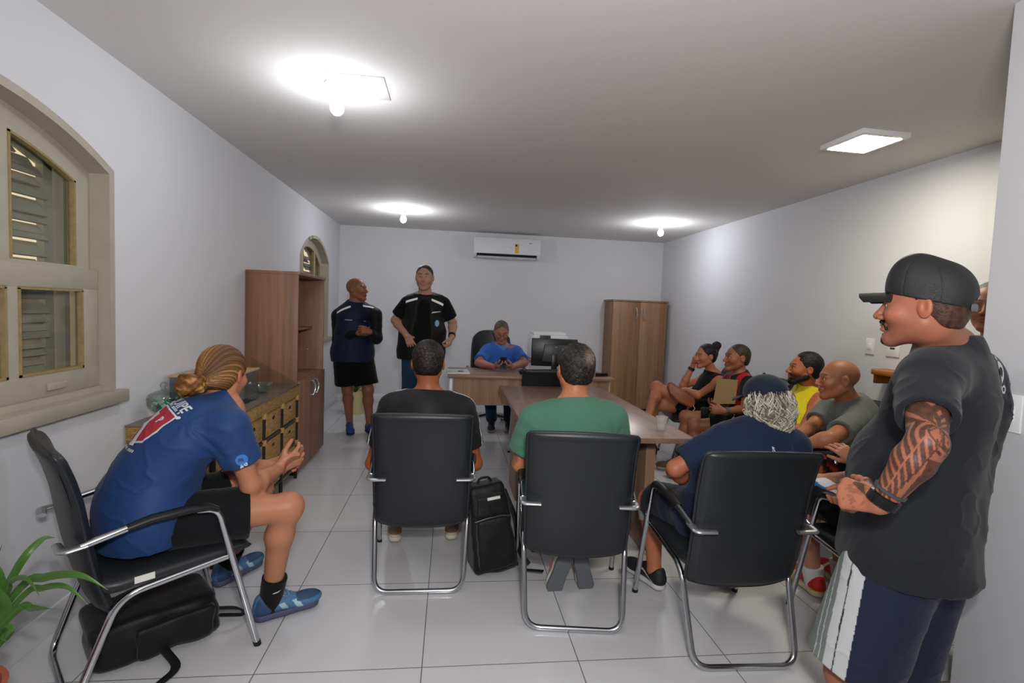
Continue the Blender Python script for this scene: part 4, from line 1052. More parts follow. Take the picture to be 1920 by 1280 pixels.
# ------------------------------------------------------------------ clothes
def garment_top(j, root, name, m, col, b=1.0, belly=0, t=.014, sl=.55, slr=(.066, .070), hem=-.02, neckr=.058, neck_h=.032, folds=.006, seed=1, arm=1.0, vneck=0, res=.0065, hem_n=None, extra=None, sleeveless=False, fdir=None, hem_t=.012, fine=None, strap=None, long=False, fold_scale=13):
    cr, cf, cu = j.cr, j.cf, j.cu
    T = [(k, p, kk) for k, p, kk in j.torso]
    body = [('u', Grp(T, off=t), 0)]
    # cloth hangs from chest and belly to the hem
    hp = j.pel+j.pu*hem; folds = folds*.62; fold_scale = fold_scale*2.3
    body.append(('u', Cap(j.wst+cf*belly*.7+cf*.005, hp+j.pf*belly*.5, .10*b+belly+t, .102*b+t+hem_t+belly*.5, cr, 1.36), .05))
    body.append(('u', Cap(j.nk-cu*.02, j.nk.lerp(j.hd, .30), neckr+.014, neckr+.006), .03))
    for x in (extra or []): body.append(x)
    body.append(('i', Pln(hp, -(j.pu if hem_n is None else hem_n)), .003))
    ntop = j.nk+(cu*.72+(j.hd-j.nk).normalized()*.28)*.13
    body.append(('s', Cap(j.nk+cu*.004, ntop, neckr, neckr*.96), .004))
    body.append(('i', Pln(j.nk+cu*(neck_h+.020)-cf*.03, cu+cf*.22), .004))
    if vneck: body.append(('s', Cap(j.nk+cf*.085+cu*.035, j.nk+cf*.118-cu*vneck, .032, .009), .008))
    if sleeveless:
        for i, e in ((0, -1), (1, 1)): body.append(('s', Ell(j.sh[i]+cr*e*.055-cu*.03+cf*0, (.068, .105, .125), (cr, cf, cu)), .012))
    o = [('u', Grp(body), 0)]
    if not sleeveless:
        for i in (0, 1):
            s_, e_ = j.sh[i], j.el[i]
            if long:
                o.append(('u', Cap(s_, e_, slr[0]*arm, slr[1]*.82*arm), .04)); g = [('u', Cap(e_, j.wr[i], .053*arm, .038*arm), .02), ('i', Pln(j.wr[i]-(j.wr[i]-e_).normalized()*.01, (j.wr[i]-e_)), .003)]
            else:
                end = s_.lerp(e_, sl); ax = (e_-s_).normalized()
                g = [('u', Cap(s_-cu*.004, s_.lerp(e_, sl+.15), slr[0]*arm, slr[1]*arm), 0), ('i', Pln(end, ax), .004), ('s', Cap(end-ax*.035, end+ax*.1, .041*arm, slr[1]*arm-.006), .003)]
            o.append(('u', Grp(g), .04))
    fd = fdir
    def disp(P, N):
        w = np.clip(((P-A3(j.nk))@A3(-cu))/.12, .25, 1)
        d1 = fold_noise(P, seed, fold_scale, fd or (j.pel-j.nk), .5)*folds*w+ridged(P, seed+9, fold_scale*1.3, fd or (cr*.8-cu*.5+cf*.2), .25)*folds*.85*w
        # creases that run into the armpits
        for i, e in ((0, -1), (1, 1)):
            ap = A3(j.sh[i]-cu*.09-cr*e*.02); Q = P-ap; rr = np.linalg.norm(Q, axis=1); ang = np.arctan2(Q@A3(cu), Q@A3(cr)*e)
            d1 = d1+np.sin(ang*9+3*np.sin(rr*14+seed))*folds*.75*np.exp(-(rr/.13)**2)*np.clip(rr/.04, 0, 1)
        return d1-folds*.3
    return sdf_obj(name, Grp(o), res, m, root, col, disp, fine=fine, sm=1)
def garment_legs(j, root, name, m, col, b=1.0, leg=1.0, L=.8, r0=.100, r1=.092, folds=.005, seed=3, top=.10, res=.0075, full=False, fdir=None, shin=(.062, .058), cuff=.05, loose=False):
    o = [('u', Cap(j.hp[0]+j.pu*.01, j.hp[1]+j.pu*.01, .106*b, .106*b, j.pf, .95), 0), ('u', Cap(j.pel+j.pu*.02, j.pel+j.pu*top, .094*b, .088*b, j.pr, 1.34), .04)]
    if not full and loose: mk_ = (j.kn[0]+j.kn[1])/2; o.append(('u', Cap(j.pel, j.pel.lerp(mk_, .30), .122*b, .10*b, j.pr, 1.25), .08))
    for i in (0, 1):
        h, k, a = j.hp[i], j.kn[i], j.an[i]
        if full:
            g = [('u', Cap(h, k, r0*leg, .068*leg), 0), ('u', Cap(k, a, shin[0]*leg, shin[1]*leg), .03), ('i', Pln(a-(k-a).normalized()*(-cuff+.02), (a-k)), .004)]
        else:
            e = h.lerp(k, L); ax = (k-h).normalized()
            g = [('u', Cap(h, h.lerp(k, L+.12), r0*leg, r1*leg), 0), ('i', Pln(e, ax), .004), ('s', Cap(e-ax*.03, e+ax*.1, .058*leg, r1*leg-.006), .003)]
        o.append(('u', Grp(g), .04))
    o.append(('i', Pln(j.pel+j.pu*top, j.pu), .004))
    def disp(P, N): return fold_noise(P, seed, 26, fdir, .4)*folds*.6+ridged(P, seed+4, 28, fdir or j.pr, .3)*folds*.6
    return sdf_obj(name, Grp(o), res, m, root, col, disp, sm=1)
def make_shoe(root, an, td, L=.275, upper='#3c5f86', sole='#2c3c5a', accent=None, up=None, res=.004, high=.0, slip=False, lace=None, name='shoe', W_=1.0, colfn=None):
    """an: ankle joint; td: toe direction; the sole lies under the ankle"""
    t = V(td).normalized(); u = V(up).normalized() if up is not None else V((0, 0, 1)); t = (t-u*t.dot(u)).normalized(); r = t.cross(u)
    g = an-u*.085      # ground under the ankle
    P_ = lambda f, s, h: g+t*f+r*s+u*h
    k = L/.275; R = (r, t, u)
    up_ops = [('u', Ell(P_(.135*k, .0, .036), (.044*W_, .075*k, .034), R), 0), ('u', Cap(P_(-.035, 0, .045), P_(.06*k, 0, .052), .036*W_, .034*W_), .03),
              ('u', Cap(P_(-.042, 0, .05), P_(-.035, 0, .078+high), .030, .033), .02), ('u', Cap(P_(-.01, 0, .06), P_(.03*k, 0, .078), .035, .028), .02),
              ('i', Pln(P_(0, 0, .012), -u), .002), ('s', Cap(an-u*.015-t*.006, an+u*.08-t*.006, .036, .044), .004)]
    if not slip: up_ops.insert(4, ('u', Cap(P_(.035*k, 0, .082), P_(.095*k, 0, .052), .020, .016), .02))
    uc, ac = L3(upper), L3(accent or upper)
    def col(P, N):
        Q = P-A3(g); f, s, h = Q@A3(t), Q@A3(r), Q@A3(u); C = np.tile(uc, (len(P), 1))
        if accent:
            w = ((np.sin((f+h*.6)*110) > .2)*(f > .0)*(f < .12*k)*(h < .06)*(np.abs(s) > .015))[:, None]; C = C*(1-w)+ac*w
        if colfn: C = colfn(f, s, h, C)
        return C
    sh = sdf_obj(name, Grp(up_ops), res, M_shoe, root, col, sm=1)
    so = [('u', Cap(P_(-.035, 0, .014), P_(.05*k, 0.0, .014), .038*W_, .036*W_), 0), ('u', Cap(P_(.05*k, 0, .014), P_(.155*k, 0, .016), .036*W_, .043*W_), .02),
          ('i', Pln(P_(0, 0, .001), -u), .002), ('i', Pln(P_(0, 0, .026), u), .003)]
    sc = L3(sole); s_ = sdf_obj('sole', Grp(so), res, M_rubber, sh, lambda P, N: np.tile(sc, (len(P), 1)), sm=0)
    if lace:
        sft = V(root.location); mb = MB()
        for q in range(4):
            f = .045+.017*q; z = .104-.010*q; mb.tube([P_(f, -.022, z-.014)-sft, P_(f+.004, 0, z+.004)-sft, P_(f+.008, .022, z-.014)-sft], .003, 6)
        mb.tube([P_(.045, .0, .100)-sft, P_(.035, .03, .095)-sft, P_(.06, .035, .085)-sft], .0022, 6); mb.tube([P_(.045, .0, .100)-sft, P_(.05, -.035, .095)-sft, P_(.07, -.03, .083)-sft], .0022, 6)
        c_ = mb.build('laces', mat('laces', lace, .8), sh, 180)
    return sh
def sock(root, j, i, h=.14, color='#141416'):
    a, k = j.an[i], j.kn[i]; ax = (k-a).normalized()
    G = Grp([('u', Cap(a-ax*.035, a+ax*h, .0455, .052)), ('i', Pln(a+ax*h, ax), .002)])
    return sdf_obj('sock', G, .004, M_cloth, root, const(color), lambda P, N: fold_noise(P, 2, 60)*.001)
def band(root, name, j, i, t, w, m, r, off=0):
    """strap round the forearm: t along elbow->wrist"""
    a, b_ = j.el[i], j.wr[i]; c = a.lerp(b_, t); ax = (b_-a).normalized(); sft = V(root.location)
    u = ax.orthogonal().normalized(); v = ax.cross(u)
    n = 28; mb = MB()
    mb.tube([c-sft+(u*math.cos(2*PI*k/n)+v*math.sin(2*PI*k/n))*r for k in range(n)], w, 8, closed=True, flat=(.3, tuple(u)))
    return mb
def ring(root, name, c, ax, r, w, th, m):
    """flat band of width w round axis ax"""
    ax = V(ax).normalized(); u = ax.orthogonal().normalized(); v = ax.cross(u); sft = V(root.location); mb = MB()
    pr = [(r, -w/2), (r+th, -w/2*.8), (r+th, w/2*.8), (r, w/2), (r, -w/2)]
    M = Matrix(((u.x, v.x, ax.x, c.x-sft.x), (u.y, v.y, ax.y, c.y-sft.y), (u.z, v.z, ax.z, c.z-sft.z), (0, 0, 0, 1)))
    return mb.lathe(pr, 32, M=M).build(name, m, root, 60)
def person(label, base, group=None):
    t = thing('person', label, 'person', base, 0, group); return t
# lettering and prints laid onto a finished garment
def bvh_of(o):
    me = o.data; w = o; loc = V((0, 0, 0))
    while w is not None: loc = loc+w.location; w = w.parent
    return BVHTree.FromPolygons([v.co+loc for v in me.vertices], [tuple(p.vertices) for p in me.polygons])
def text_mesh(s, size=1.0, extr=0, bold=0):
    c = bpy.data.curves.new('txt', 'FONT'); c.body = s; c.size = size; c.align_x = 'CENTER'; c.align_y = 'CENTER'; c.offset = bold; c.resolution_u = 3
    o = bpy.data.objects.new('txt', c); COL.objects.link(o); dg = bpy.context.evaluated_depsgraph_get(); me = bpy.data.meshes.new_from_object(o.evaluated_get(dg)); bpy.data.objects.remove(o); bpy.data.curves.remove(c)
    bm = bmesh.new(); bm.from_mesh(me); bpy.data.meshes.remove(me); return bm
def poly_mesh(pts):
    bm = bmesh.new(); bm.faces.new([bm.verts.new((x, y, 0)) for x, y in pts]); return bm
def print_on(bm, name, m, parent, tree, O, X, Y, N, off=.0015, maxe=.012):
    """lay a flat bmesh (x,y) on a surface: O origin, X/Y axes (world lengths), cast along -N"""
    bmesh.ops.triangulate(bm, faces=bm.faces[:])
    for _ in range(6):
        es = [e for e in bm.edges if (X*(e.verts[0].co.x-e.verts[1].co.x)+Y*(e.verts[0].co.y-e.verts[1].co.y)).length > maxe]
        if not es: break
        bmesh.ops.subdivide_edges(bm, edges=es, cuts=1); bmesh.ops.triangulate(bm, faces=bm.faces[:])
    sft = V((0, 0, 0)); p_ = parent
    while p_ is not None: sft = sft+p_.location; p_ = p_.parent
    bad = []; nv0 = len(bm.verts)
    for v in bm.verts:
        p = O+X*v.co.x+Y*v.co.y; h = tree.ray_cast(p+N*.30, -N, .7)
        if h[0] is None: bad.append(v); v.co = V((0, 0, 0)); continue
        v.co = h[0]+(N*.5+h[1]*.5).normalized()*off-sft
    if len(bad) > nv0*.3: print('PRINT', name, 'missed', len(bad), 'of', nv0)
    if bad: bmesh.ops.delete(bm, geom=bad, context='VERTS')
    me = bpy.data.meshes.new(name); bm.to_mesh(me); bm.free(); return link_mesh(name, me, m, parent, None)
M_print = mat('white_print', '#c9ced6', .6); M_printred = mat('red_print', '#a3293c', .6); M_refl = mat('reflective_tape', '#f2f2ee', .35)
# ================================================================== PEOPLE
def headframe(f, up=(0, 0, 1)):
    f = V(f).normalized(); r = f.cross(V(up)).normalized(); return r, f, r.cross(f)
def lens(j, nm):
    import sys
    s = '%s ' % nm
    for i in (0, 1):
        s += ' UA %.2f FA %.2f TH %.2f SH %.2f |' % ((j.el[i]-j.sh[i]).length, (j.wr[i]-j.el[i]).length, (j.kn[i]-j.hp[i]).length, (j.an[i]-j.kn[i]).length)
    print('LEN', s, 'TR %.2f NH %.2f' % ((j.nk-j.pel).length, (j.hd-j.nk).length), 'hd', [round(x, 2) for x in j.hd])
def mk(**k):
    j = Body(**{a: k[a] for a in k if a not in ('face', 'up')}); j.hr, j.hf, j.hu = headframe(k['face'], k.get('up', (0, 0, 1)))
    if not hasattr(j, 'hp'): p_ = V(j.prt).normalized(); j.hp = [j.pel-p_*.09, j.pel+p_*.09]
    return j
def finger(dirv, pn, s=1.0, curl=(35, 40, 45, 50), thumb=(35, 20)): return (dirv, pn, s, curl, thumb)
Z = V((0, 0, 1))
def shoulders(j_nk, j_pel, crt, b=1.0, lift=0, w=.172):
    u = (j_nk-j_pel).normalized(); c = V(crt); r = (c-u*c.dot(u)).normalized()
    return [j_nk-u*(.055-lift)-r*w*b**.5, j_nk-u*(.055-lift)+r*w*b**.5]
# ------------------------------------------------------------------ 1. blond man, left
def blond():
    pel = V((-1.175, 2.115, .545)); nk = at(425, 772, 2.25); crt = V((.55, -.83, -.12)); r_ = crt.normalized()
    sh = [nk-r_*.165-Z*.03, at(432, 802, 2.115)]; el = [V((-.93, 2.38, .64)), at(470, 908, 2.17)]; wr = [at(508, 872, 2.46), at(523, 878, 2.37)]
    hp = [V((-1.235, 2.185, .535)), V((-1.115, 2.045, .535))]; an = [V((-1.055, 2.60, .10)), V((-.745, 2.290, .10))]; kn = [V((-.87, 2.48, .515)), at(540, 950, 2.24)]
    j = mk(pel=pel, prt=V((.66, -.75, 0)), nk=nk, crt=crt, hd=at(419, 703, nk.y+.06), face=(.18, .95, -.16), hp=hp, sh=sh, el=el, wr=wr, kn=kn, an=an,
           td=[V((.45, .85, 0)), V((.88, .46, 0))], wo=V((-.045, -.035, .03)), co=V((-.05, -.04, .03)),
           hands=[finger((.85, .30, .12), (.55, -.8, -.1), .95, (30, 35, 40, 45), (25, 30)), finger((.75, .35, .45), (-.5, .75, .2), 1.0, (38, 42, 46, 50), (30, 25))])
    lens(j, 'blond')
    R = person('person with a blond bun in a printed blue T-shirt on the far-left chair', (-1.19, 2.1, 0))
    G = make_body(j, 1.02, 1.0, .98, 1.02)
    sdf_obj('body', G, .0062, M_skin, R, skin_col(j, '#b0765a', brow='#7a5a38'), fine=[(j.hd, .17, .0032)]+[(c, .13, .0030) for c in j.hand_c])
    W = j.W
    # hair pulled back into a bun, streaks run towards it
    B = W(-.035, -.112, -.052)
    c0, c1, c2 = L3('#4a2f1a'), L3('#8a5f36'), L3('#c9a06a')
    def strands(P, fr=30):
        Q = P-A3(B); X = Q@A3(j.hr); U_ = Q@A3(j.hu); F_ = Q@A3(j.hf); a = np.arctan2(X, U_+.35*F_); b2 = np.arctan2(F_, np.hypot(X, U_))
        return np.sin(a*fr*1.9+3.3*np.sin(b2*3)+np.sin(a*5)*3), np.sin(a*fr*3.9+1+2*np.sin(b2*4)+2*np.sin(a*11)), np.sin(a*6+.8+np.sin(b2*4))
    def hcol(P, N):
        s1, s2, s3 = strands(P); w = np.clip(.42+.20*s1+.20*s2+.24*s3, 0, 1)[:, None]
        C = c0*(1-w)+c1*w; k = np.clip(w*1.6-1.05, 0, 1); return C*(1-k)+c2*k
    o = [('u', Ell(W(0, -.016, .036), (.086, .106, .093), (j.hr, j.hf, j.hu)), 0), ('u', Ell(W(0, -.060, -.030), (.068, .052, .058), (j.hr, j.hf, j.hu)), .04), ('u', Cap(W(-.01, -.085, -.035), W(-.03, -.112, -.05), .045, .030), .04),
         ('i', Pln(W(0, .083, .060), -(j.hu*.66-j.hf*.75)), .012), ('i', Pln(W(0, -.03, -.072), -(j.hu*.95+j.hf*.2)), .01)]
    for e in (-1, 1): o.append(('s', Ell(W(e*.090, -.004, -.008), (.024, .020, .034), (j.hr, j.hf, j.hu)), .005))
    hr = sdf_obj('hair', Grp(o), .0032, M_hair, R, hcol, lambda P, N: strands(P)[0]*.0014+strands(P)[1]*.0009)
    # the bun: coiled locks
    mb = []; sft = V(R.location); g = random.Random(4)
    bc = W(-.045, -.130, -.046)
    ops = [('u', Ell(bc, (.060, .046, .044), (j.hr, j.hf, j.hu)), 0)]
    for k in range(7):
        a0 = g.uniform(0, 6.28); rr = g.uniform(.034, .052); ax = V((g.uniform(-1, 1), g.uniform(-1, 1), g.uniform(-1, 1))).normalized(); u = ax.orthogonal().normalized(); v = ax.cross(u); prev = None
        for i in range(9):
            a = a0+i*.45; p = bc+(j.hr*u.x*1.25+j.hf*u.y*.95+j.hu*u.z*.95)*rr*math.cos(a)+(j.hr*v.x*1.25+j.hf*v.y*.95+j.hu*v.z*.95)*rr*math.sin(a)
            if prev is not None: ops.append(('u', Cap(prev, p, .0105, .0105), .004))
            prev = p
    ops.append(('u', Cap(W(-.075, -.11, -.085), W(-.095, -.10, -.105), .020, .010), .012))
    def bcol(P, N):
        n = fold_noise(P, 8, 150, j.hr, .4); w = np.clip(.5+n*.9, 0, 1)[:, None]; C = c0*(1-w)+L3('#8a5522')*w; k = np.clip(w*1.7-1.1, 0, 1); return C*(1-k)+c2*k
    sdf_obj('bun', Grp(ops), .003, M_hair, hr, bcol, lambda P, N: fold_noise(P, 9, 260, j.hr, .35)*.0012)
    MB().tube([W(-.018+.030*math.cos(a)*.8, -.100-.012*math.sin(a)*0-.006*math.cos(a), -.050+.026*math.sin(a))-sft for a in [2*PI*k/20 for k in range(20)]], .0035, 8, closed=True).build('hair_tie', mat('brown_tie', '#3a2418', .6), hr, 180)
    blue = const('#203c6c')
    sh_ = garment_top(j, R, 'tshirt', M_poly, blue, 1.02, 0, .016, .58, (.070, .080), -.085, folds=.0065, seed=11, res=.0055, hem_t=.034,
                      extra=[('u', Ell(j.wst+j.cf*.05-j.cu*.06, (.160, .145, .17), (j.cr, j.cf, j.cu)), .06), ('u', Cap(j.hp[0]+j.pu*.03, j.hp[1]+j.pu*.03, .130, .130), .06)])
    garment_legs(j, R, 'shorts', M_cloth, const('#111316'), 1.03, 1.0, .70, .108, .102, .004, 5, top=.105)
    blu = lambda f, s, h, C: np.where((((f > .10)*(h > .05)) | ((np.abs(s) > .02)*(f < .0)))[:, None], L3('#2c4668'), C)
    make_shoe(R, an[0], j.td[0], .285, '#4a7299', '#4a4d6a', '#9fb8c8', lace='#7a8ea0', colfn=blu); make_shoe(R, an[1], V((.85, .50, 0)), .285, '#4a7299', '#4a4d6a', '#a9c4d4', lace='#7a8ea0', colfn=blu)
    sock(R, j, 0, .10); s1 = sock(R, j, 1, .10)
    # prints on the back
    tr = bvh_of(sh_); nk_, cu, cr, cf = j.nk, j.cu, j.cr, j.cf
    up = cu.copy(); N = -cf
    O = nk_-cu*.16-cr*.035
    print_on(text_mesh('EQUIPE', .052, 0, .0012), 'back_lettering', M_print, sh_, tr, nk_-cu*.090-cr*.0, cr, up, N)
    shield = [(-.082, .075), (.085, .075), (.088, .0), (.07, -.055), (.0, -.095), (-.07, -.055), (-.088, .0)]
    sc = 1.0
    a = print_on(poly_mesh([(x*1.08, y*1.08) for x, y in shield]), 'shield_border', M_print, sh_, tr, nk_-cu*.205, cr, up, N, .0014)
    a = print_on(poly_mesh(shield), 'shield_emblem', M_printred, sh_, tr, nk_-cu*.205, cr, up, N, .0024)
    for poly in ([(-.06, .08), (-.03, .08), (.045, -.09), (.012, -.10)], [(-.075, -.055), (-.06, -.075), (.005, .01), (.01, .045), (-.01, .02)], [(-.035, .045), (.0, .045), (.012, .03), (-.02, .005)]):
        print_on(poly_mesh(poly), 'emblem_mark', M_print, a, tr, nk_-cu*.205, cr, up, N, .0034)
    print_on(text_mesh('P', .042, 0, .001), 'emblem_letter', M_print, a, tr, nk_-cu*.175+cr*.05, cr, up, N, .0034)
    print_on(text_mesh('ESCOLA DE SURF', .016, 0, .0004), 'small_lettering', M_print, sh_, tr, nk_-cu*.120, cr, up, N) if False else None
    th = [(math.cos(2*PI*k/14)*.008, math.sin(2*PI*k/14)*.008) for k in range(14)]
    print_on(poly_mesh(th), 'registered_mark', M_print, sh_, tr, nk_-cu*.125+cr*.095, cr, up, N)
    for row, y, n in ((0, -.114, 15), (1, -.318, 13)):
        for k in range(n):
            x = (k-(n-1)/2)*.0105
            if k % 5 == 3: continue
            print_on(poly_mesh([(x-.0035, -.005), (x+.0035, -.005), (x+.0035, .005), (x-.0035, .005)]), 'tiny_lettering', M_print, sh_, tr, nk_+cu*(y+(.0005*(k-6)**2*.6 if row else 0)), cr, up, N)
    ax = (el[1]-sh[1]).normalized(); side = (cr*.9-cf*.3).normalized(); side = (side-ax*side.dot(ax)).normalized(); X = ax.cross(side)*1
    q = sh[1].lerp(el[1], .44); X = -side.cross(ax)
    print_on(poly_mesh([(math.cos(2*PI*k/20)*.022, math.sin(2*PI*k/20)*.022) for k in range(20)]), 'sleeve_logo', mat('light_blue_print', '#2f6fb4', .6), sh_, tr, q, X, -ax, side)
    print_on(poly_mesh([(-.008, -.006), (.014, -.002), (.010, .010), (-.004, .008)]), 'sleeve_logo_shape', mat('dark_blue_print', '#2a3a6a', .6), sh_, tr, q, X, -ax, side, .0028)
    print_on(text_mesh('PA', .026, 0, .001), 'sleeve_lettering', M_print, sh_, tr, sh[1].lerp(el[1], .545), X, -ax, side)
    # small white mark on the sock
    tr2 = bvh_of(s1); sd = V((.62, -.78, 0)); print_on(poly_mesh([(-.016, -.004), (.006, -.002), (.018, .007), (.004, .004), (-.012, .001)]), 'sock_logo', M_print, s1, tr2, an[1]+V((0, 0, .045)), V((.78, .62, 0)), Z, sd)
    return j
J1 = blond()
# ------------------------------------------------------------------ 5. man in black T-shirt (seen from behind)
def blackshirt():
    pel = V((-.118, 2.70, .53)); nk = at(803, 746, 2.68); crt = V((1, .02, 0)); sh = shoulders(nk, pel, crt, 1.05, .005, .178)
    el = [at(700, 868, 2.74), at(890, 868, 2.74)]; wr = [V((-.23, 2.97, .60)), V((.03, 2.98, .60))]
    kn = [V((-.26, 3.10, .50)), V((.03, 3.10, .50))]; an = [V((-.295, 3.06, .10)), V((.045, 3.08, .10))]
    j = mk(pel=pel, prt=V((1, 0, 0)), nk=nk, crt=crt, hd=at(803, 682, 2.69), face=(.03, 1, -.10), sh=sh, el=el, wr=wr, kn=kn, an=an, td=[V((-.15, 1, 0)), V((.15, 1, 0))],
           hands=[finger((.6, .7, -.1), (0, 0, -1)), finger((-.6, .7, -.1), (0, 0, -1))], co=V((0, -.02, 0)))
    lens(j, 'black')
    R = person('x', (-.118, 2.70, 0))
    R['label'] = 'person with black hair and a white-piped black T-shirt, seen from behind'
    G = make_body(j, 1.05, .98, 1.05, 1.0); sdf_obj('body', G, .0068, M_skin, R, skin_col(j, '#955532', .98), fine=[(j.hd, .165, .0034)]+[(c, .12, .0035) for c in j.hand_c])
    def st(P):
        q = head_local(j, P, 1); c = np.exp(-((q[:, 0]/.045)**2+((q[:, 2]-.045)/.05)**2)); n = fold_noise(P, 12, 420); return np.clip((n-.15)*1.3, 0, .75)*c+.03
    hair_cap(j, R, .98, .0075, '#0b0a0a', '#6e5140', line=.066, streak=st, disp=.0022, res=.003, tilt=.70, back=-.058)
    base, wh = L3('#1a1b1e'), L3('#d5d5d5')
    def col(P, N):
        C = np.tile(base, (len(P), 1))
        for i, e in ((0, -1), (1, 1)):      # piping over the shoulder and down the sleeve
            a, b_ = A3(j.nk+j.cu*.02+j.cr*e*.055), A3(j.sh[i]+j.cu*.05); Q = P-a; ab = b_-a; t = np.clip(Q@ab/(ab@ab), -.2, 1.0)
            top = np.abs((P-A3(j.sh[i]))@A3(j.cf)+.008-.0) < .0045
            w = top & ((P-A3(j.sh[i]))@A3(j.cr)*e > -.13) & ((N@A3(j.cu) > .15) | (N@A3(j.cr)*e > .5)); C[w] = wh
        return C
    garment_top(j, R, 'tshirt', M_poly, col, 1.05, 0, .016, .66, (.072, .068), -.05, folds=.0055, seed=21, res=.0048, fdir=V((1, .1, .25)))
    garment_legs(j, R, 'trousers', M_cloth, const('#2f3440'), 1.05, 1.0, .95, .098, .08, .004, 5, full=True)
    for i in (0, 1): make_shoe(R, an[i], j.td[i], .28, '#8a6a50', '#c9c2b4', colfn=lambda f, s, h, C: np.where((h < .045)[:, None], L3('#c9c0ae'), C))
    return j
J5 = blackshirt()
# ------------------------------------------------------------------ 6. man in the green T-shirt (seen from behind)
def green():
    pel = V((.612, 2.36, .53)); nk = at(1074, 764, 2.38); crt = V((.985, -.10, -.02)); sh = shoulders(nk, pel, crt, 1.12, 0, .180)
    el = [at(976, 868, 2.46), at(1158, 880, 2.42)]; wr = [V((.42, 2.66, .66)), V((.80, 2.62, .63))]
    kn = [V((.50, 2.80, .52)), V((.79, 2.78, .52))]; an = [V((.60, 2.52, .185)), V((.675, 2.53, .185))]
    j = mk(pel=pel, prt=V((.99, -.12, 0)), nk=nk, crt=crt, hd=at(1078, 694, 2.42), face=(-.10, 1, -.06), sh=sh, el=el, wr=wr, kn=kn, an=an, td=[V((-.28, .15, -1)), V((.24, .15, -1))],
           hands=[finger((.5, .85, -.05), (0, 0, -1)), finger((-.3, .9, -.05), (0, 0, -1))], co=V((0, -.02, 0)), tdn=V((0, 0, 0)), flatfoot=0)
    lens(j, 'green')
    R = person('person with greying hair in a green T-shirt, back to the camera, feet tucked back', (.612, 2.36, 0))
    tat = L3('#5a4a44')
    def ex(P, N, C, q):
        t = (fold_noise(P, 31, 70) > .1) & (np.linalg.norm(P-A3(j.el[0]), axis=1) < .12); C[t] = C[t]*.45+tat*.5; return C
    G = make_body(j, 1.1, 1.03, 1.08, 1.04, neck=1.08); sdf_obj('body', G, .0068, M_skin, R, skin_col(j, '#b3714f', 1.03, extra=ex), fine=[(j.hd, .175, .0034)]+[(c, .12, .0035) for c in j.hand_c])
    def st(P):
        q = head_local(j, P, 1); n = fold_noise(P, 12, 380); g = .12+.30*n; bald = np.exp(-(((q[:, 0]-.034)/.026)**2+((q[:, 2]-.062)/.028)**2)); return np.clip(g*.6+bald*(1.2+n), 0, 1)
    hair_cap(j, R, 1.03, .0085, '#141313', '#77655c', line=.068, streak=st, disp=.003, res=.003, tilt=.70, back=-.062)
    garment_top(j, R, 'tshirt', M_cloth, const('#4a7362'), 1.12, 0, .016, .68, (.074, .080), -.05, folds=.0045, seed=22, res=.0052)
    garment_legs(j, R, 'trousers', M_cloth, const('#4a3428'), 1.08, 1.0, .95, .100, .08, .004, 5, full=True, shin=(.060, .05), cuff=-.03)
    for i in (0, 1): make_shoe(R, an[i], V((-.30 if i == 0 else .26, .1, -1)), .29, '#c9c4bb', '#5d6166', None, up=V((-.05, 1, .1)))
    return j
J6 = green()
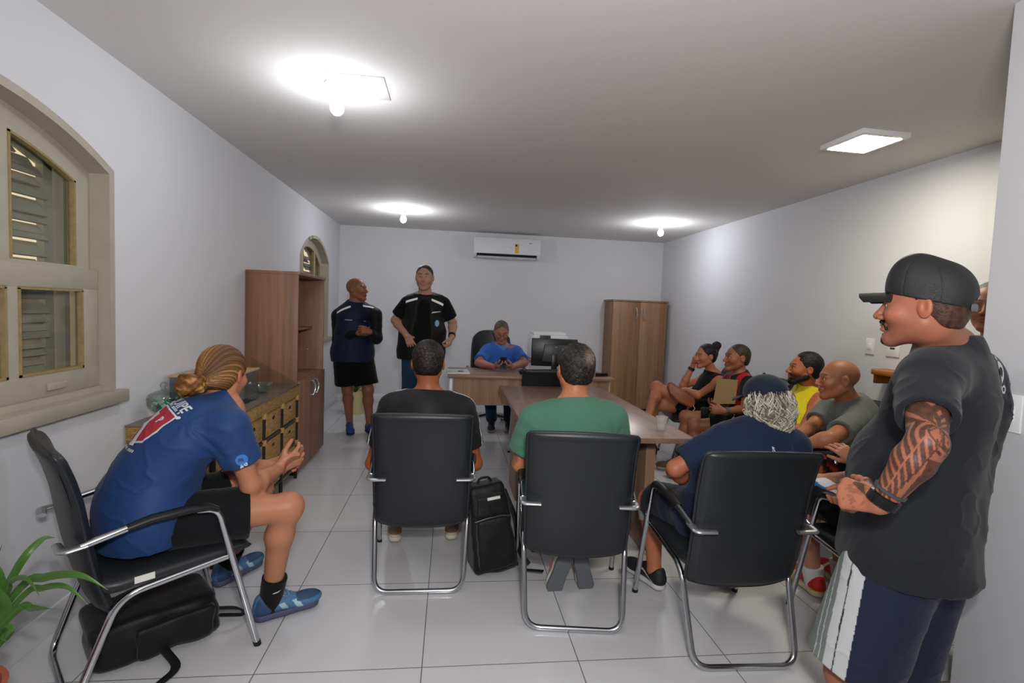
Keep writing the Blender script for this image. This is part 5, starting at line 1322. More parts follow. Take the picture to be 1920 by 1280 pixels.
# ------------------------------------------------------------------ 2. bald man standing with folded hands
def baldstand():
    pel = V((-1.03, 5.62, .885)); nk = at(667, 571, 5.60); crt = V((-.96, -.28, 0)); sh = [at(704, 590, 5.50), at(634, 592, 5.64)]
    wr = [at(694, 622, 5.36), at(672, 624, 5.40)]; el = [at(706, 634, 5.50), at(634, 636, 5.56)]
    an = [V((-.84, 5.64, .10)), V((-1.06, 5.70, .10))]; kn = [V((-.86, 5.60, .48)), V((-1.08, 5.64, .48))]
    j = mk(pel=pel, prt=V((-.93, -.36, 0)), nk=nk, crt=crt, hd=at(669, 543, 5.58), face=(.94, -.30, .08), sh=sh, el=el, wr=wr, kn=kn, an=an, td=[V((.5, -.9, 0)), V((.25, -1, 0))],
           hands=[finger((-.75, -.35, .2), (0, .7, -.3), .95, (40, 50, 55, 60)), finger((.85, -.3, .15), (0, .8, -.2), .95, (50, 55, 60, 65))])
    lens(j, 'bald')
    R = person('bald person standing in a navy vest with white shoulder stripes and black shorts', (-1.03, 5.62, 0))
    G = make_body(j, 1.05, 1.02, 1.05, 1.0, neck=1.1); sdf_obj('body', G, .008, M_skin, R, skin_col(j, '#8c5a42', 1.02, scalp=('#6b4534', .4)), fine=[(j.hd, .16, .0042)]+[(c, .11, .0042) for c in j.hand_c])
    add_eyes(j, R, 1.02)
    garment_top(j, R, 'shirt', M_poly, const('#0b0d12'), 1.05, .01, .012, 1, (.072, .066), -.03, long=True, folds=.004, seed=31, res=.0075)
    nv, wt = L3('#151d38'), L3('#ffffff')
    def col(P, N):
        C = np.tile(nv, (len(P), 1)); Q = P-A3(j.nk); f = Q@A3(j.cf); u = Q@A3(j.cu); r = Q@A3(j.cr)
        C[(u > -.04+.0*r) & (f < .03)] = L3('#0d0f14')
        return C
    vst = garment_top(j, R, 'vest', M_poly, col, 1.06, .02, .022, .5, (.06, .06), -.10, neckr=.062, folds=.004, seed=32, res=.0065, sleeveless=True, hem_t=.02)
    garment_legs(j, R, 'shorts', M_cloth, const('#08080a'), 1.06, 1.0, .86, .115, .125, .005, 5, res=.008, loose=True)
    for i in (0, 1): make_shoe(R, an[i], j.td[i], .275, '#1c3f7a', '#0d1426', slip=True)
    tr = bvh_of(vst); N = (j.cf+j.cu*.5).normalized()
    for e in (-1, 1):
        print_on(poly_mesh([(-.070, -.012-.0), (.070, -.012), (.070, .012), (-.070, .012)]), 'reflective_stripe', M_refl, vst, tr, j.nk+j.cr*e*.125-j.cu*.055+j.cf*.07, (j.cr*e*.94-j.cu*.34), Z, N, .003)
    tr = bvh_of(vst); print_on(text_mesh('GUARDA', .022, 0, .001), 'name_tape', M_print, vst, tr, j.nk-j.cu*.155+j.cr*.075, -j.cr, Z, j.cf, .003) if False else None
    print_on(poly_mesh([(-.035, -.006), (.035, -.006), (.035, .006), (-.035, .006)]), 'chest_tag', mat('grey_print', '#8a8f96', .6), vst, tr, j.nk-j.cu*.155+j.cr*.075, -j.cr, Z, j.cf, .003)
    print_on(poly_mesh([(-.012, -.006), (.012, -.006), (.012, .006), (-.012, .006)]), 'chest_tag', mat('grey_print2', '#8a8f96', .6), vst, tr, j.nk-j.cu*.155-j.cr*.085, -j.cr, Z, j.cf, .003)
    return j
J2 = baldstand()
# ------------------------------------------------------------------ 3. man standing, speaking
def speaker():
    pel = V((-.29, 5.22, .95)); nk = at(797, 557, 5.18); crt = V((-1, -.02, 0)); sh = [at(832, 570, 5.18), at(763, 569, 5.18)]
    el = [kin(sh[0], (850, 611), .29, True, 'spk elL'), kin(sh[1], (741, 602), .28, False, 'spk elR')]; wr = [kin(el[0], (846, 631), .25, False, 'spk wrL'), kin(el[1], (765, 629), .25, False, 'spk wrR')]
    an = [V((-.17, 5.30, .10)), V((-.40, 5.30, .10))]; kn = [V((-.18, 5.20, .50)), V((-.40, 5.20, .50))]
    el = [at(849, 606, 5.24), at(741, 600, 5.22)]; wr = [at(847, 632, 5.06), at(762, 628, 5.00)]
    j = mk(pel=pel, prt=V((-1, 0, 0)), nk=nk, crt=crt, hd=at(796, 521, 5.15), face=(-.06, -1, -.02), sh=sh, el=el, wr=wr, kn=kn, an=an, td=[V((.25, -1, 0)), V((-.25, -1, 0))],
           hands=[finger((-.25, -.35, -.85), (-1, .2, 0), .95, (45, 50, 55, 60)), finger((.42, .25, -.85), (0, 1, .1), .98, (10, 12, 15, 18), (10, 10))])
    lens(j, 'speaker')
    R = person('person standing in jeans and a black vest with white shoulder stripes, hand on stomach', (-.29, 5.22, 0))
    G = make_body(j, 1.12, 1.05, 1.1, 1.05, neck=1.12, belly=.03, jaw=1.08); sdf_obj('body', G, .0075, M_skin, R, skin_col(j, '#b28470', 1.05, brow='#2a1c14', stub=.12), fine=[(j.hd, .165, .0038)]+[(c, .115, .0038) for c in j.hand_c])
    add_eyes(j, R, 1.05); hair_cap(j, R, 1.05, .0035, '#241a16', '#5a4a40', line=.086, disp=.0008, res=.0036, tilt=.78)
    garment_top(j, R, 'polo', M_cloth, const('#0a0b0e'), 1.12, .03, .013, .72, (.072, .074), -.05, folds=.004, seed=41, res=.007, vneck=.03)
    def col(P, N):
        C = np.tile(L3('#101310'), (len(P), 1)); return C
    ext = [('s', Cap(j.nk+j.cf*.20-j.cu*.03, j.pel+j.cf*.30, .105, .115), .01)]
    vst = garment_top(j, R, 'vest', M_poly, col, 1.13, .035, .024, .5, (.06, .06), -.08, neckr=.066, folds=.003, seed=42, res=.0062, sleeveless=True, extra=ext)
    garment_legs(j, R, 'jeans', M_cloth, const('#243c54'), 1.08, 1.0, .95, .105, .09, .003, 5, full=True, shin=(.075, .07), res=.008)
    for i in (0, 1): make_shoe(R, an[i], j.td[i], .28, '#1a1a1a', '#2a2a2a')
    tr = bvh_of(vst); N = (j.cf+j.cu*.5).normalized()
    for e in (-1, 1):
        print_on(poly_mesh([(-.072, -.0125), (.072, -.0125), (.072, .0125), (-.072, .0125)]), 'reflective_stripe', M_refl, vst, tr, j.nk+j.cr*e*.135-j.cu*.05+j.cf*.07, (j.cr*e*.95-j.cu*.30), Z, N, .003)
        print_on(poly_mesh([(-.008, -.06), (.008, -.06), (.008, .06), (-.008, .06)]), 'side_piping', M_refl, vst, tr, j.nk+j.cr*e*.165-j.cu*.20+j.cf*.03, -j.cr, Z, (j.cf*.3+j.cr*e).normalized(), .003)
    print_on(poly_mesh([(-.045, -.012), (.035, .004), (.045, .012), (-.035, .004)]), 'chest_tag', M_print, vst, tr, j.nk-j.cu*.13-j.cr*.12, -j.cr, Z, j.cf, .003)
    print_on(poly_mesh([(math.cos(2*PI*k/16)*.020, math.sin(2*PI*k/16)*.032) for k in range(16)]), 'badge', mat('pale_blue_badge', '#8aa6c8', .5), vst, tr, j.nk-j.cu*.235-j.cr*.135, -j.cr, Z, j.cf, .003)
    m_ = ring(R, 'watch', wr[0].lerp(el[0], .12), wr[0]-el[0], .030, .028, .006, M_black)
    sft = V(R.location); MB().tube([nk+j.cf*.105-j.cu*.07-sft, nk+j.cf*.115-j.cu*.13-sft], .003, 6).build('zip_pull', M_chrome, R)
    return j
J3 = speaker()
# ------------------------------------------------------------------ 4. man at the desk
def deskman():
    pel = V((.53, 6.02, .53)); nk = at(941, 651, 5.92); crt = V((-1, 0, 0)); sh = [at(969, 660, 5.88), at(911, 660, 5.88)]
    el = [at(984, 680, 5.62), at(897, 680, 5.62)]; wr = [at(960, 687, 5.40), at(926, 687, 5.40)]
    kn = [V((.66, 5.62, .52)), V((.44, 5.62, .52))]; an = [V((.70, 5.88, .10)), V((.50, 5.90, .10))]
    j = mk(pel=pel, prt=V((-1, 0, 0)), nk=nk, crt=crt, hd=at(940, 622, 5.80), face=(0, -1, -.50), sh=sh, el=el, wr=wr, kn=kn, an=an, td=[V((.1, -1, 0)), V((-.1, -1, 0))],
           hands=[finger((-.72, -.6, .05), (-.3, .3, .8), .92, (35, 45, 50, 55)), finger((.72, -.6, .05), (.3, .3, .8), .92, (35, 45, 50, 55))])
    lens(j, 'desk')
    R = person('person in a blue polo shirt sitting behind the desk, looking down at a phone', (.53, 6.02, 0))
    G = make_body(j, 1.1, 1.02, 1.05, 1.02, neck=1.1); sdf_obj('body', G, .008, M_skin, R, skin_col(j, '#a8705c', 1.02, brow='#3a2c26'), fine=[(j.hd, .165, .004)]+[(c, .115, .004) for c in j.hand_c])
    add_eyes(j, R, 1.02); hair_cap(j, R, 1.02, .0035, '#4a3a32', '#7a6a60', line=.090, disp=.0008, res=.0036, tilt=.80)
    garment_top(j, R, 'polo', M_cloth, const('#3a68c0'), 1.13, .02, .021, .74, (.071, .072), -.03, folds=.004, seed=51, res=.0065, vneck=.03, extra=[('u', Cap(j.sh[0].lerp(j.nk, .25), j.sh[1].lerp(j.nk, .25), .074, .074), .04)])
    col_ = L3('#5f8ad2'); W_ = [('u', Cap(j.nk+j.cu*.012+j.cf*.01, j.nk+j.cu*.045+j.cf*.012, .094, .080), 0), ('s', Cap(j.nk-j.cu*.05, j.nk+j.cu*.12, .060, .057), .003), ('i', Pln(j.nk+j.cu*.045-j.cf*.0, j.cu), .002), ('i', Pln(j.nk-j.cu*.022, -j.cu), .002)]
    W_ = W_[:1]+[('u', Cap(j.nk+j.cf*.060+j.cr*e*.035+j.cu*.02, j.nk+j.cf*.085+j.cr*e*.050-j.cu*.03+j.cf*.02, .020, .012), .01) for e in (-1, 1)]+W_[1:]
    sdf_obj('collar', Grp(W_), .005, M_cloth, R, lambda P, N: np.tile(col_, (len(P), 1)))
    garment_legs(j, R, 'jeans', M_cloth, const('#16243a'), 1.08, 1.0, .95, .100, .085, .003, 5, full=True, shin=(.07, .062), res=.008)
    for i in (0, 1): make_shoe(R, an[i], j.td[i], .27, '#1c1a1a', '#8a6a58')
    # glasses
    sft = V(R.location); mb = MB(); W = j.W
    for e in (-1, 1):
        mb.tube([W(e*(.033+.022*math.cos(a)), .108, .004+.015*math.sin(a))-sft for a in [2*PI*k/20 for k in range(20)]], .0016, 6, closed=True)
        mb.tube([W(e*.055, .107, .008)-sft, W(e*.075, .09, .01)-sft, W(e*.081, -.005, .008)-sft], .0016, 6)
    mb.tube([W(-.011, .108, .008)-sft, W(.011, .108, .008)-sft], .0016, 6); mb.build('glasses', mat('brown_frame', '#3a2018', .3), R, 180)
    ph = at(944, 681, 5.33); t = thing('mobile_phone', 'black mobile phone held upright in both hands by the man behind the desk', 'phone', ph, 0)
    t.rotation_euler = (math.radians(-28), 0, 0); MB().box((-.036, -.004, -.07), (.036, .004, .07), bev=.004).build('phone_body', M_black, t); MB().box((-.032, .004, -.064), (.032, .0046, .064)).build('screen', mat('screen_glass', '#1b2634', .1), t)
    return j
J4 = deskman()
# ------------------------------------------------------------------ 7. woman with crossed legs
def woman():
    pel = V((2.40, 4.72, .51)); nk = at(1338, 705, 4.70); sh = [at(1349, 715, 4.54), at(1322, 711, 4.84)]
    el = [at(1309, 741, 4.46), at(1280, 722, 4.74)]; wr = [at(1286, 730, 4.60), at(1299, 686, 4.70)]
    hp = [V((2.40, 4.64, .51)), V((2.40, 4.80, .51))]; kn = [kin(hp[0], (1228, 724), .46, True, 'w kn'), V((1.97, 4.80, .52))]; an = [kin(kn[0], (1212, 790), .40, False, 'w an'), V((2.0, 4.86, .10))]
    j = mk(pel=pel, prt=V((0, 1, 0)), nk=nk, crt=V((.05, 1, 0)), hd=at(1323, 668, 4.68), face=(-.93, -.10, -.06), sh=sh, el=el, wr=wr, kn=kn, an=an, hp=hp, td=[V((-1, .1, -.5)), V((-1, .1, 0))],
           hands=[finger((-.9, .4, -.1), (0, .2, -1), .9), finger((.20, -.05, .95), (.9, .1, -.2), .9, (35, 45, 50, 55))])
    lens(j, 'woman')
    R = person('person with a dark hair bun in a black sleeveless top, cheek on hand, legs crossed', (2.40, 4.72, 0))
    G = make_body(j, .86, .95, .84, .98, neck=.85); sdf_obj('body', G, .0065, M_skin, R, skin_col(j, '#a8694e', .95, brow='#120c0a', lip='#7a3a38'), fine=[(j.hd, .15, .0036)]+[(c, .10, .0036) for c in j.hand_c])
    add_eyes(j, R, .95)
    ex = [('u', Cap(j.W(0, -.08, .03), j.W(0, -.115, .075), .05, .035), .02), ('u', Ell(j.W(0, -.125, .105), (.043, .043, .040)), .008)]
    hair_cap(j, R, .95, .008, '#0c0a0b', '#1c1716', line=.066, disp=.0016, res=.0036, extra_ops=ex)
    garment_top(j, R, 'top', M_cloth, const('#101113'), .88, 0, .010, .5, hem=-.01, neckr=.060, folds=.003, seed=61, res=.0065, sleeveless=True, vneck=.015)
    garment_legs(j, R, 'shorts', M_cloth, const('#0e0e10'), .92, .95, .48, .094, .092, .003, 5, res=.0075)
    for i in (0, 1): make_shoe(R, an[i], j.td[i], .25, '#1a1a1c', '#2a2a2a', res=.005)
    ring(R, 'watch', wr[1].lerp(el[1], .14), wr[1]-el[1], .026, .030, .006, M_black)
    tr = bvh_of([c for c in R.children if c.name.startswith('top')][0]); print_on(poly_mesh([(-.035, -.004), (.03, .002), (.04, .010), (-.03, .006)]), 'chest_logo', M_print, [c for c in R.children if c.name.startswith('top')][0], tr, j.nk-j.cu*.20-j.cr*.06, (j.cf*.5-j.cr).normalized(), Z, (j.cf-j.cr*.6).normalized())
    # clutch bag on her lap
    a, b_ = at(1252, 726, 4.50), at(1300, 756, 4.42); c = (a+b_)/2
    t = thing('handbag', 'brown leather clutch bag on the lap of the woman with crossed legs', 'bag', c, 0)
    d = (b_-a); x = d.normalized(); n = V((.1, -1, .35)).normalized(); n = (n-x*n.dot(x)).normalized(); y = n.cross(x); M = Matrix(((x.x, y.x, n.x, 0), (x.y, y.y, n.y, 0), (x.z, y.z, n.z, 0), (0, 0, 0, 1)))
    ML = mat('brown_leather', '#7a3d1c', .45, var=.15, vscale=20, bump=.2, bscale=90)
    pts = [(-.15, .045), (-.13, .062), (.02, .058), (.13, .030), (.15, -.01), (.13, -.055), (.0, -.068), (-.09, -.045), (-.14, .0)]
    MB().prism(pts, -.02, .02, bev=.012, M=M, seg=3).build('pouch', ML, t, 60)
    MB().tube([M @ V(p) for p in ((.13, -.02, .015), (.16, -.05, .03), (.15, -.10, .04), (.13, -.13, .04))], .003, 6).build('zip_pull', mat('pale_cord', '#b8b2a8', .5), t, 180)
    return j
J7 = woman()
# ------------------------------------------------------------------ 8. youth in red and black jersey
def youth():
    pel = V((2.52, 4.10, .51)); nk = at(1386, 706, 4.12); sh = [at(1404, 720, 3.96), at(1368, 714, 4.27)]
    el = [at(1395, 768, 3.86), at(1352, 750, 4.36)]; wr = [at(1357, 771, 3.80), at(1338, 760, 4.12)]
    hp = [V((2.52, 4.02, .52)), V((2.52, 4.19, .52))]; kn = [kin(hp[0], (1303, 797), .44, False, 'y kn'), kin(hp[1], (1268, 780), .44, True, 'y kn2')]; an = [V((kn[0].x-.05, kn[0].y-.02, .10)), V((kn[1].x-.05, kn[1].y, .10))]
    j = mk(pel=pel, prt=V((0, 1, 0)), nk=nk, crt=V((.10, 1, 0)), hd=at(1382, 671, 4.10), face=(-.95, .05, .02), sh=sh, el=el, wr=wr, kn=kn, an=an, hp=hp, td=[V((-1, 0, 0)), V((-1, .2, 0))],
           hands=[finger((-.85, .45, .1), (.2, .9, .0), .92, (60, 60, 60, 60)), finger((-.3, -.8, .2), (0, 0, 1), .9)])
    lens(j, 'youth')
    R = person('young person with cropped hair in a red and black jersey holding a brown envelope', (2.52, 4.10, 0))
    G = make_body(j, .92, .98, .88, .95, neck=.95); sdf_obj('body', G, .0065, M_skin, R, skin_col(j, '#8a563d', .98, brow='#120c0a'), fine=[(j.hd, .15, .0036)]+[(c, .10, .0036) for c in j.hand_c])
    add_eyes(j, R, .98); hair_cap(j, R, .98, .0035, '#17120f', '#4a382c', line=.080, disp=.0008, res=.0034, vary=.8)
    red, blk = L3('#a3161d'), L3('#0d0d10')
    def col(P, N):
        Q = P-A3(j.nk); r = Q@A3(j.cr); C = np.tile(blk, (len(P), 1)); C[np.sin(r*46+1.2) > .15] = red
        C[np.linalg.norm(Q, axis=1) < .085] = red; sl = np.abs(r) > .17; C[sl] = blk; return C
    top = garment_top(j, R, 'jersey', M_poly, col, .94, 0, .012, .62, (.066, .070), -.04, folds=.003, seed=62, res=.006, vneck=.02)
    garment_legs(j, R, 'shorts', M_cloth, const('#0c0c0e'), .98, .95, .72, .098, .096, .004, 5, res=.0075)
    tr = bvh_of(top); print_on(text_mesh('S', .05, 0, .002), 'sleeve_letter', M_print, top, tr, sh[0].lerp(el[0], .22), V((1, .2, 0)), Z, V((.1, -1, 0)))
    for i in (0, 1): make_shoe(R, an[i], j.td[i], .26, '#5a4638', '#8a8378', res=.005)
    ring(R, 'watch', wr[0].lerp(el[0], .12), wr[0]-el[0], .027, .030, .006, mat('steel_watch', '#70757a', .35, metal=.8))
    P4 = [at(1345, 709, 3.98), at(1384, 712, 3.90), at(1378, 757, 3.84), at(1336, 757, 3.92)]; c = sum(P4, V((0, 0, 0)))/4
    t = thing('envelope', 'brown paper envelope held upright by the youth in the red and black jersey', 'envelope', c, 0)
    n = (P4[1]-P4[0]).cross(P4[3]-P4[0]).normalized(); bm = bmesh.new(); vs = [bm.verts.new(p-c) for p in P4]; f = bm.faces.new(vs); bmesh.ops.solidify(bm, geom=[f], thickness=.006); me = bpy.data.meshes.new('envelope_body'); bm.to_mesh(me); bm.free()
    link_mesh('envelope_body', me, mat('kraft_paper', '#a68a63', .8, var=.06, vscale=12), t)
    return j
J8 = youth()
# ------------------------------------------------------------------ 9. bearded man in yellow tank top
def yellow():
    pel = V((2.48, 3.53, .52)); nk = at(1517, 738, 3.58); sh = [at(1537, 752, 3.42), at(1497, 748, 3.75)]
    el = [at(1506, 808, 3.30), at(1470, 800, 3.80)]; wr = [at(1465, 800, 3.35), at(1450, 800, 3.60)]
    kn = [V((2.05, 3.40, .52)), V((2.05, 3.68, .52))]; an = [V((2.0, 3.40, .10)), V((2.0, 3.72, .10))]
    j = mk(pel=pel, prt=V((0, 1, 0)), nk=nk, crt=V((.10, 1, 0)), hd=at(1508, 692, 3.54), face=(-.93, .28, .05), sh=sh, el=el, wr=wr, kn=kn, an=an, td=[V((-1, 0, 0)), V((-1, .2, 0))],
           hands=[finger((-.9, .3, -.2), (0, .2, -1), .95), finger((-.9, -.3, -.2), (0, 0, -1), .95)])
    lens(j, 'yellow')
    R = person('bearded person in a bright yellow tank top', (2.48, 3.53, 0)); R['label'] = 'bearded person in a bright yellow tank top sitting behind the bald one in grey'
    G = make_body(j, 1.0, 1.02, 1.0, 1.0, neck=1.08); sdf_obj('body', G, .0065, M_skin, R, skin_col(j, '#a05a3c', 1.02, brow='#120c0a', stub=.8, stubc='#1c1310'), fine=[(j.hd, .16, .0034)])
    add_eyes(j, R, 1.02); hair_cap(j, R, 1.02, .011, '#0e0c0c', '#1c1816', line=.078, disp=.0022, res=.0034, shift=.014)
    W = j.W; RR = (j.hr, j.hf, j.hu)
    B = [('u', Cap(W(-.05, .0, -.050), W(-.016, .066, -.095), .0265, .0235), 0), ('u', Cap(W(.05, .0, -.050), W(.016, .066, -.095), .0265, .0235), .02), ('u', Ell(W(0, .072, -.094), (.031, .025, .025), RR), .02),
         ('u', Cap(W(-.024, .088, -.048), W(.024, .088, -.048), .0075, .0075), .006), ('s', Cap(W(-.02, .110, -.060), W(.02, .110, -.060), .010, .010), .004), ('i', Pln(W(0, .04, -.018), j.hu*.9+j.hf*.36), .006)]
    sdf_obj('beard', Grp(B), .0036, M_hair, R, const('#140f0d'), lambda P, N: fold_noise(P, 4, 200)*.0016+.0012)
    garment_top(j, R, 'tank_top', M_poly, const('#c7b412'), 1.02, 0, .010, .5, hem=-.03, neckr=.070, folds=.0035, seed=63, res=.006, sleeveless=True, vneck=.06)
    garment_legs(j, R, 'shorts', M_cloth, const('#15161a'), 1.02, 1.0, .8, .10, .098, .004, 5, res=.008)
    for i in (0, 1): make_shoe(R, an[i], j.td[i], .27, '#2a2a2c', '#8a8a86', res=.0055)
    return j
J9 = yellow()
# ------------------------------------------------------------------ 10. bald man in grey T-shirt
def baldgrey():
    pel = V((2.52, 2.93, .52)); nk = at(1592, 757, 2.96); sh = [at(1606, 788, 2.80), at(1548, 768, 3.15)]
    el = [at(1556, 822, 2.60), at(1522, 800, 3.06)]; wr = [at(1512, 832, 2.66), at(1492, 820, 2.86)]
    kn = [V((2.08, 2.78, .52)), V((2.08, 3.08, .52))]; an = [V((2.02, 2.80, .10)), V((2.02, 3.10, .10))]
    j = mk(pel=pel, prt=V((0, 1, 0)), nk=nk, crt=V((.25, 1, .05)), hd=at(1572, 712, 2.92), face=(-.93, .36, -.04), sh=sh, el=el, wr=wr, kn=kn, an=an, td=[V((-1, 0, 0)), V((-1, .2, 0))],
           hands=[finger((-.8, .5, -.2), (.2, .5, -.8), .95, (40, 45, 50, 55)), finger((-.7, -.6, -.2), (.3, -.3, -.8), .95)], co=V((.05, 0, 0)), wo=V((.03, 0, 0)))
    lens(j, 'baldgrey')
    R = person('bald person in a faded grey T-shirt leaning forward on a chair by the right wall', (2.52, 2.93, 0))
    G = make_body(j, 1.02, 1.06, 1.05, 1.0, neck=1.12, jaw=1.05); sdf_obj('body', G, .0065, M_skin, R, skin_col(j, '#9c6244', 1.06, brow='#3a2a22', scalp=('#7c5238', .5)), fine=[(j.hd, .17, .0034)]+[(c, .11, .0036) for c in j.hand_c])
    add_eyes(j, R, 1.06)
    top = garment_top(j, R, 'tshirt', M_cloth, lambda P, N: L3('#5d605d')*(1+.18*fold_noise(P, 70, 22))[:, None], 1.06, 0, .016, .66, (.067, .071), -.04, folds=.005, seed=64, res=.006, vneck=.03)
    garment_legs(j, R, 'shorts', M_cloth, lambda P, N: np.where((fold_noise(P, 71, 40) > .45)[:, None], L3('#8a1c22'), L3('#101114')), 1.04, 1.0, .8, .105, .10, .004, 5, res=.008)
    for i in (0, 1): make_shoe(R, an[i], j.td[i], .27, '#2a2a2c', '#8a8a86', res=.0055)
    return j
J10 = baldgrey()
# ------------------------------------------------------------------ 12. person half hidden behind the standing man in the cap
def hidden():
    pel = V((1.98, 2.00, .52)); nk = V((2.06, 2.04, .92)); f = V((-.05, 1, 0)); r = V((1, .05, 0))
    sh = [nk-r*.17-Z*.04, nk+r*.18-Z*.05]; el = [at(1612, 900, 2.14), V((2.18, 2.18, .68))]; wr = [at(1556, 896, 2.34), at(1604, 866, 2.36)]
    hp = [pel-r*.09, pel+r*.09]; kn = [V((1.83, 2.42, .53)), V((2.06, 2.46, .52))]; an = [V((1.885, 2.37, .10)), V((2.08, 2.42, .10))]
    j = mk(pel=pel, prt=r, nk=nk, crt=r, hd=V((2.13, 2.07, 1.05)), face=(-.25, .9, -.35), sh=sh, el=el, wr=wr, kn=kn, an=an, hp=hp, td=[V((.05, 1, 0)), V((.2, 1, 0))],
           hands=[finger((-.45, .85, -.2), (.1, .2, -1), .92), finger((-.55, .5, .65), (.4, -.2, -.5), .92, (20, 30, 35, 40))])
    lens(j, 'hidden')
    R = person('x', (2.02, 2.24, 0))
    R['label'] = 'seated person with red shoes, mostly hidden behind the standing one in the black cap'
    G = make_body(j, .98, 1.0, .98, 1.0); sdf_obj('body', G, .0065, M_skin, R, skin_col(j, '#b07a63', 1.0), fine=[(c, .11, .0034) for c in j.hand_c])
    add_eyes(j, R, 1.0); hair_cap(j, R, 1.0, .008, '#1a1512', '#3a302a', res=.0045)
    garment_top(j, R, 'tshirt', M_cloth, const('#c9ccd0'), 1.0, .01, .014, .55, (.066, .074), -.03, folds=.004, seed=65, res=.007)
    def col(P, N):
        C = np.tile(L3('#0b0b0e'), (len(P), 1)); C[(P[:, 2] > .60)] = L3('#c4c6ca'); C[(P[:, 2] > .60) & (P[:, 0] < 1.80)] = L3('#1f5c9c'); return C
    garment_legs(j, R, 'shorts', M_cloth, col, 1.0, 1.0, .80, .10, .098, .004, 5, res=.0065)
    def rc(f_, s, h, C): C = C.copy(); C[(np.sin(f_*60+h*40) > .75)] = L3('#d8c3b0'); C[h < .034] = L3('#c9b23a'); return C
    for i in (0, 1): make_shoe(R, an[i], j.td[i], .27, '#b01818', '#b8a88a', colfn=rc); sock_ = sock(R, j, i, .045, '#c9c6c4')
    return j
J12 = hidden()
# ------------------------------------------------------------------ 14. person behind the near wall
def farhead():
    nk = at(1876, 645, 2.25); pel = V((nk.x+.02, 2.25, .84)); f = V((-.75, -.62, 0)); r = f.cross(Z)
    j = mk(pel=pel, prt=r, nk=nk, crt=r, hd=at(1856, 577, 2.22), face=(-.85, -.50, 0), sh=shoulders(nk, pel, r), el=[nk+V((-.05, -.25, -.34)), nk+V((.1, .25, -.34))], wr=[nk+V((-.15, -.25, -.56)), nk+V((0, .26, -.58))],
           kn=[pel+V((-.05, -.09, -.42)), pel+V((.05, .09, -.42))], an=[pel+V((-.05, -.09, -.76)), pel+V((.05, .09, -.76))], td=[f, f], hands=[finger((-.2, 0, -1), (.3, .5, 0)), finger((-.2, 0, -1), (.3, -.5, 0))])
    lens(j, 'far')
    R = person('older person with grey hair glimpsed behind the cap and the near wall', (nk.x, 2.25, 0))
    G = make_body(j, 1.0, 1.0, 1.0, 1.0); sdf_obj('body', G, .009, M_skin, R, skin_col(j, '#a06a50', 1.0, brow='#5a4a40'), fine=[(j.hd, .16, .0036)])
    add_eyes(j, R, 1.0); hair_cap(j, R, 1.0, .006, '#4a4640', '#8a857c', line=.078, disp=.0015, res=.0045)
    garment_top(j, R, 'polo', M_cloth, const('#8f9488'), 1.02, 0, .014, .6, hem=-.05, folds=.003, seed=66, res=.009, vneck=.03)
    garment_legs(j, R, 'trousers', M_cloth, const('#5c5a48'), 1.02, 1.0, .95, .10, .085, .003, 5, full=True, shin=(.075, .07), res=.010)
    for i in (0, 1): make_shoe(R, j.an[i], f, .27, '#2a2422', '#1a1818', res=.007)
    return j
J14 = farhead()
